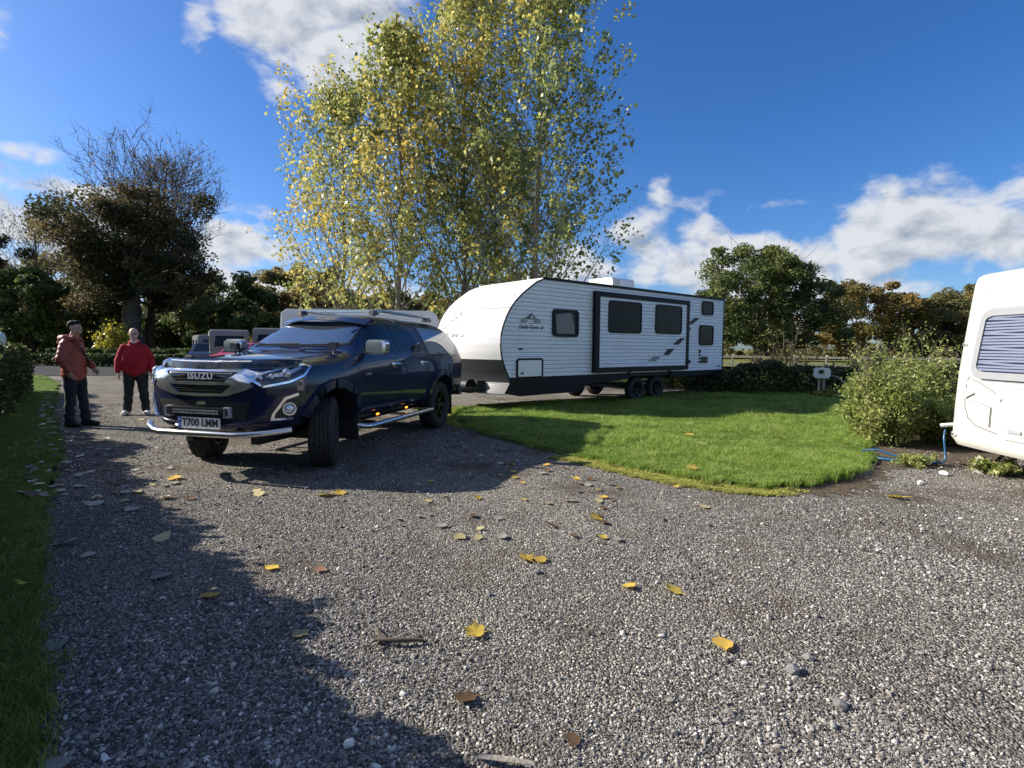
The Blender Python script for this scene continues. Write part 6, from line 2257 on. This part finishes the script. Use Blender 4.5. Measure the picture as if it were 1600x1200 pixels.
# ------------------------------------------------------------------ fence across the field edge
fp = [(6.5, 32.0), (9.4, 31.4), (12.4, 30.6), (15.4, 29.7), (18.4, 28.8), (21.4, 27.9), (24.4, 27.0), (27.4, 26.0)]
fz = 1.02
FEN = thing('rail_fence', (6.5, 32.0, 0), 0, 'pale wooden post and rail fence between the lawn and the field', 'fence')
rr = random.Random(9)
ox, oy = 6.5, 32.0
allp = []
for (x0, y0), (x1, y1) in zip(fp[:-1], fp[1:]):
    for h in (0, .5): allp.append((x0 + (x1 - x0) * h, y0 + (y1 - y0) * h))
allp.append(fp[-1])
post_me = MB().box((0, 0, fz / 2), (.11, .09, fz + .06)).mesh('post')
for x, y in allp:
    o = link('post', post_me, M['wood_fence'], FEN)
    o.location = (x - ox, y - oy, rr.uniform(-.02, .02))
    o.rotation_euler = (rr.gauss(0, .012), rr.gauss(0, .012), -.3)
for (x0, y0), (x1, y1) in zip(allp[:-1], allp[1:]):
    for z in (fz - .10, fz - .50):
        a, b = Vector((x0 - ox, y0 - oy - .06, z + rr.gauss(0, .012))), Vector((x1 - ox, y1 - oy - .06, z + rr.gauss(0, .012)))
        d = b - a
        MB().box((0, 0, 0), (d.length + .06, .04, .11)).build('rail', M['wood_fence'], FEN)
        r_ = FEN.children[-1]
        r_.location = (a + b) / 2
        r_.rotation_euler = (0, -math.asin(d.z / d.length), math.atan2(d.y, d.x))

# ------------------------------------------------------------------ electric hook-up
HU = thing('hook_up_post', (8.66, 15.2, .03), R(-28), 'white electric hook-up box with a meter window on a wooden post by the shrubs', 'hook-up post')
MB().box((-.06, 0, .30), (.07, .08, .62)).build('post', M['wood_grey'], HU)
MB().box((.06, 0, .27), (.07, .08, .60)).build('post', M['wood_grey'], HU)
oct_ = [(-.21, .60), (-.16, .54), (.16, .54), (.21, .60), (.21, .77), (.16, .83), (-.16, .83), (-.21, .77)]
MB().plate(oct_, -.16, -.04).plate(inset(oct_, .02), -.175, -.16).build('box', M['white_cap'], HU)
q = rrect(-.09, .66, .05, .78, .015, 2)
mw = MB().ring(q, inset(q, .015), -.19, -.17).build('meter_window', M['grey_plastic'], HU)
MB().plate(inset(q, .014), -.182, -.174).build('pane', M['glass_dark'], mw)
mb = MB().tube([(.20, -.12, .62), (.27, -.14, .60)], .03, 8)
mb.build('plug', M['plate_blue'], HU)
tag(MB().tube([(8.92, 15.0, .63), (9.0, 14.95, .60), (9.1, 14.85, .42), (9.2, 14.7, .2), (9.3, 14.5, .07), (9.2, 13.8, .06), (8.6, 12.6, .05), (8.2, 11.5, .04), (7.8, 10.4, .03), (7.4, 9.6, .02)], .016, 6).build('power_cable', mat('cable', (.42, .41, .38), .5), None, 60),
    'pale cable drooping from the hook-up box into the bushes', 'cable')
# ------------------------------------------------------------------ hose, plank, far post
M['hose'] = mat('blue_hose', (0.012, 0.085, 0.20), .35, 0, .3, .5, 60)
hp = [(5.30, 6.60, .40), (5.26, 6.56, .30), (5.25, 6.52, .15), (5.22, 6.48, .04), (5.10, 6.43, .022), (4.95, 6.52, .022), (4.80, 6.68, .05), (4.66, 6.86, .10), (4.55, 6.98, .06), (4.52, 6.90, .022), (4.62, 6.72, .022), (4.78, 6.55, .022), (4.95, 6.42, .022), (5.08, 6.38, .05), (5.02, 6.48, .03), (4.88, 6.42, .022), (4.70, 6.55, .022), (4.55, 6.75, .022), (4.70, 7.05, .022)]
sp = []
for i in range(len(hp) - 1):
    p0, p1_, p2_, p3 = [Vector(hp[min(max(j, 0), len(hp) - 1)]) for j in (i - 1, i, i + 1, i + 2)]
    for t in (0, .25, .5, .75):
        sp.append(.5 * ((2 * p1_) + (-p0 + p2_) * t + (2 * p0 - 5 * p1_ + 4 * p2_ - p3) * t * t + (-p0 + 3 * p1_ - 3 * p2_ + p3) * t ** 3))
for q in sp: q.z = max(q.z, .018)
tag(MB().tube(sp, .011, 7).build('water_hose', M['hose'], None, 60), 'blue water hose coiled on the ground between the bush and the white caravan', 'hose')
pk = thing('timber_plank', (5.36, 6.16, .06), R(47), 'pale timber plank lying on the gravel under the white caravan edge', 'plank')
MB().box((0, 0, 0), (.42, .09, .05), Matrix.Rotation(-.22, 3, 'Y')).build('board', M['wood_pale'], pk)
tag(MB().lathe([(0, 0), (.10, 0), (.10, 1.2), (.13, 1.22), (.13, 1.55), (.08, 1.72), (0, 1.78)], 14, 'z').build('marker_post', mat('pale_blue_post', (.42, .48, .52), .5), None, 50), 'pale rounded post standing behind the clipped hedge', 'post').location = (-19.0, 20.3, 0)

# ------------------------------------------------------------------ fallen leaves, each a thing


def fallen_leaf(seed, kind):
    rr = random.Random(seed)
    if kind == 'lobed':
        out = [(0, -.30), (.18, -.34), (.40, -.20), (.34, -.06), (.50, .10), (.30, .14), (.24, .34), (.08, .30), (0, .52), (-.10, .30), (-.26, .32), (-.30, .12), (-.50, .08), (-.34, -.08), (-.40, -.22), (-.18, -.34)]
    else:
        out = [(0, -.38), (.20, -.36), (.36, -.20), (.38, .0), (.26, .22), (.12, .40), (0, .55), (-.12, .40), (-.28, .22), (-.38, .0), (-.36, -.20), (-.20, -.36)]
    cup, tw = rr.uniform(.10, .45), rr.uniform(-.35, .35)
    vs = [(0, 0, .02)]
    n = len(out)
    mid = []
    for ring in (.55, 1.0):
        for (x, y) in out:
            x, y = x * ring * rr.uniform(.94, 1.06), y * ring * rr.uniform(.94, 1.06)
            r2 = x * x + y * y
            z = cup * r2 * (1 + .5 * math.sin(5 * math.atan2(y, x) + seed)) + tw * x * y + .03 * rr.random()
            vs.append((x, y, z))
    fs = [(0, 1 + i, 1 + (i + 1) % n) for i in range(n)]
    fs += [(1 + i, 1 + n + i, 1 + n + (i + 1) % n, 1 + (i + 1) % n) for i in range(n)]
    mb = MB().add(vs, fs)
    mb.tube([(0, -.25, .015), (.03, -.55, .06), (.10, -.85, .03)], [.018, .014, .012], 4)
    me = mb.mesh('fallen_leaf')
    smooth(me, 180)
    return me


LM = {}
for nm, c in (('yellow', (0.72, 0.52, 0.09)), ('golden', (0.66, 0.43, 0.08)), ('pale', (0.62, 0.53, 0.27)), ('grey', (0.34, 0.32, 0.28)), ('brown', (0.17, 0.10, 0.05)), ('pink', (0.36, 0.20, 0.13)), ('green', (0.20, 0.22, 0.05)), ('cream', (0.66, 0.62, 0.48))):
    m = leaf_mat('fallen_leaf_' + nm, .55, .30, base=[tuple(q * .62 for q in c), c, tuple(min(1, q * 1.1) for q in c)])
    LM[nm] = m
LSH = {}
for nm in LM:
    for j in range(3):
        me = fallen_leaf(10 * len(LSH) + j, 'lobed' if (j == 0 and nm in ('yellow', 'brown')) else 'oval')
        me.materials.append(LM[nm])
        LSH[nm, j] = me
rr = random.Random(77)
LEAVES = [  # x, y, length, colour, shape, label
    (-.165, 1.96 + .55, .088, 'yellow', 0, 'large ragged yellow leaf with a long stalk on the gravel near the shadow edge'),
    (.98, 2.42, .085, 'golden', 1, 'big golden leaf lying alone on the open gravel below the lawn'),
    (-.99, 2.48, .070, 'pale', 1, 'curled pale yellow leaf at the very edge of the hedge shadow'),
    (-1.63, 2.86, .080, 'golden', 1, 'golden leaf standing up in the hedge shadow'),
    (.92, 2.98, .085, 'yellow', 1, 'long yellow leaf slanting on the gravel beside a smaller yellow leaf'),
    (.68, 3.02, .062, 'yellow', 2, 'small yellow leaf beside the long slanting yellow leaf'),
    (.10, 3.42, .090, 'yellow', 0, 'yellow leaf touching another in the middle of the drive'),
    (.19, 3.40, .070, 'golden', 1, 'golden leaf overlapping the yellow leaf in the middle of the drive'),
    (-1.46, 3.24, .070, 'yellow', 1, 'yellow leaf on lit gravel beside a pinkish leaf'),
    (-1.16, 3.22, .070, 'pink', 1, 'pinkish brown leaf beside a yellow leaf on lit gravel'),
    (-2.45, 3.74, .10, 'pale', 0, 'broad pale yellow leaf in the shade of the hedge'),
    (-1.70, 4.88, .115, 'yellow', 1, 'yellow leaf of a touching pair in front of the pickup'),
    (-1.58, 4.94, .10, 'golden', 0, 'golden leaf of a touching pair in front of the pickup'),
    (-3.42, 5.45, .12, 'golden', 1, 'golden leaf by the shadow edge in front of the bull bar'),
    (-2.30, 4.88, .09, 'pale', 1, 'pale leaf on the lit gravel in front of the number plate'),
    (.68, 4.28, .095, 'yellow', 1, 'yellow leaf on the gravel between the lawn and the middle pair'),
    (.52, 4.75, .075, 'pale', 2, 'small pale leaf near the mossy strip'),
    (.66, 3.82, .06, 'yellow', 2, 'little bright yellow leaf on the drive below the mossy strip'),
    (1.66, 4.60, .09, 'pale', 1, 'flat pale leaf on gravel close to the mossy strip'),
    (3.55, 4.95, .13, 'yellow', 1, 'yellow leaf on the brown gravel in front of the white caravan'),
    (2.62, 7.95, .11, 'golden', 0, 'orange gold leaf lying on the lit lawn'),
    (1.92, 5.72, .11, 'yellow', 1, 'yellow leaf caught in the grass edge above the moss'),
    (2.55, 7.2, .07, 'pale', 1, 'small pale leaf on the lawn beside the orange gold one'),
    (-1.99, 2.03, .095, 'pale', 0, 'mottled leaf with a stalk near the grass verge in deep shade'),
    (-1.47, 1.66, .075, 'cream', 1, 'upright cream leaf in the hedge shadow near the bottom edge'),
    (-3.05, 3.62, .11, 'cream', 1, 'cream leaf lying at the grass edge in the shade'),
    (-2.72, 3.42, .075, 'cream', 2, 'small cream oval leaf just off the verge in the shade'),
    (-2.42, 2.72, .09, 'grey', 1, 'grey leaf close to the verge in the shade'),
    (-2.05, 2.35, .09, 'grey', 2, 'dull grey leaf on dark gravel beside the verge'),
    (-2.05, 3.1, .10, 'grey', 0, 'curled grey leaf in the middle of the hedge shadow'),
    (-3.55, 4.55, .12, 'cream', 1, 'broad cream leaf in the shade below the verge'),
    (-3.12, 4.40, .11, 'cream', 2, 'pale leaf beside the broad cream leaf in the shade'),
    (-4.15, 4.66, .12, 'brown', 1, 'tan leaf upright on the grass verge'),
    (-.17, 2.02, .075, 'brown', 0, 'crumpled brown leaf on the lit gravel near the shadow'),
    (.22, 1.80, .05, 'brown', 1, 'scrap of brown leaf at the bottom of the drive'),
]
for (x, y, s, c, j, lab) in LEAVES:
    o = link('fallen_leaf', LSH[c, j])
    o.location = (x, y, .012 if y > 6 or not inside(VERGE, np.array([x]), np.array([y]))[0] else .05)
    if inside(ISLAND, np.array([x]), np.array([y]))[0]: o.location.z = .10
    s *= 1.45
    o.scale = (s, s, s)
    o.rotation_euler = (rr.gauss(0, .13), rr.gauss(0, .13), rr.random() * 6.28)
    tag(o, lab, 'leaf', 'fallen leaves')
sm = 0
for i in range(250):
    u = rr.random()
    y = 4.6 + 9.5 * u ** 1.2
    edge = -.84 * y
    x = edge + abs(rr.gauss(0, .75)) - .35
    if (x + 7.2) ** 2 + (y - 8.93) ** 2 < .15 or x > -.45 * y: continue
    onv = inside(VERGE, np.array([x]), np.array([y]))[0]
    c = rr.choice(['cream', 'cream', 'grey', 'pale', 'brown', 'grey'])
    o = link('fallen_leaf', LSH[c, rr.randint(0, 2)])
    s = rr.uniform(.055, .125)
    o.location = (x, y, .06 if onv else .014)
    o.scale = (s, s, s)
    o.rotation_euler = (rr.gauss(0, .12), rr.gauss(0, .12), rr.random() * 6.28)
    zone = 'near the pickup' if y < 6 else 'by the bull bar' if y < 7.6 else 'by the man in brown' if y < 10 else 'behind the man in brown'
    tag(o, '%s %s leaf strewn on the %s %s' % ('small' if s < .08 else 'middling' if s < .10 else 'broad', c, 'grass verge' if onv else 'shaded gravel', zone), 'leaf', 'leaves strewn on the verge' if onv else 'leaves strewn beside the verge')
for i in range(125):
    y = (5.0 + 5 * rr.random()) if i < 95 else rr.uniform(3.7, 5.4)
    x = rr.uniform(-.25 * y, .20 * y) if i % 2 or i >= 95 else rr.uniform(-.3, 4.5)
    if not (-2.6 < x < 5) or inside(MOSS, np.array([x]), np.array([y]))[0]: continue
    isl = inside(ISLAND, np.array([x]), np.array([y]))[0]
    if isl and rr.random() < .5: continue
    c = rr.choice(['pale', 'brown', 'grey', 'golden'])
    o = link('fallen_leaf', LSH[c, rr.randint(0, 2)])
    s = rr.uniform(.06, .11)
    o.location = (x, y, .085 if isl else .014)
    o.scale = (s, s, s)
    o.rotation_euler = (rr.gauss(0, .14), rr.gauss(0, .14), rr.random() * 6.28)
    tag(o, '%s %s leaf among those scattered over the %s of the lawn' % ('little' if s < .085 else 'larger', c, 'front' if y < 7.5 else 'middle') if isl else '%s %s leaf scattered on the gravel %s' % ('little' if s < .085 else 'larger', c, 'between the pickup and the lawn' if y > 7 else 'out in the open below the pickup' if y < 5 else 'in front of the pickup' if x < 0 else 'along the mossy lawn edge'), 'leaf', 'leaves scattered on the lawn' if isl else 'leaves scattered by the lawn')

# ------------------------------------------------------------------ single stones and sticks that stand out in the gravel
M['stone_white'] = mat('white_stone', (.62, .60, .56), .75, 0, 0, .15, 30)
M['stone_grey'] = mat('grey_stone', (.17, .165, .16), .8, 0, 0, .25, 20)
for (x, y, s, k, lab) in [
    (.72, 2.50, .035, 'stone_white', 'white stone just left of the big golden leaf'), (1.02, 2.28, .035, 'stone_white', 'white stone just below the big golden leaf'),
    (1.20, 2.22, .085, 'stone_grey', 'largest rounded grey stone showing in the lit gravel'), (1.32, 2.32, .06, 'stone_grey', 'smaller grey stone behind the largest one'),
    (1.27, 2.0, .07, 'stone_grey', 'flat grey stone nearer than the largest rounded one'),
    (-.60, 2.13, .03, 'stone_white', 'white angular stone deep in the hedge shadow'), (-.42, 2.05, .038, 'stone_white', 'bright white stone in the shadow near its edge'),
    (-.55, 1.78, .05, 'stone_white', 'large white stone in the shadow at the bottom'), (-.85, 1.85, .026, 'stone_white', 'tiny white stone in the shadow at the bottom'),
    (-.95, 1.98, .03, 'stone_white', 'small white triangular stone in dark gravel'), (.02, 1.58, .045, 'stone_white', 'round white stone at the bottom of the lit gravel'),
    (4.75, 5.90, .14, 'stone_white', 'pale slab of stone on the brown gravel near the bush'), (5.55, 5.72, .14, 'stone_white', 'pale slab of stone in front of the gap under the white caravan'), (4.2, 5.5, .08, 'stone_white', 'white stone lying on the brown gravel by the lawn corner'),
    (.16, 3.22, .06, 'stone_grey', 'dark oval stone just below the pair of yellow leaves'), (-.12, 2.92, .05, 'stone_grey', 'grey stone standing out left of the middle of the drive')]:
    o = link('stone', stone_mesh(int(x * 100 + y * 1000) % 997), M[k])
    o.location = (x, y, s * .18)
    o.scale = (s, s, s)
    o.rotation_euler = (0, 0, x * 9)
    tag(o, lab, 'stone')
tag(MB().tube([(-.62, 2.42, .02), (-.52, 2.40, .03), (-.40, 2.42, .02)], [.010, .012, .008], 6).tube([(-.60, 2.42, .02), (-.63, 2.50, .03), (-.66, 2.55, .02)], [.007, .006, .003], 5).tube([(-.60, 2.42, .02), (-.60, 2.34, .025)], [.006, .003], 5).build('stick', M['twig'], None, 60), 'forked brown stick lying on gravel beyond the shadow edge', 'stick')
tag(MB().tube([(-.10, 1.71, .02), (.0, 1.69, .025), (.08, 1.68, .02)], [.010, .012, .008], 5, True, .6).build('stick', M['wood_grey'], None, 60), 'short flat piece of bark at the bottom of the gravel', 'stick')
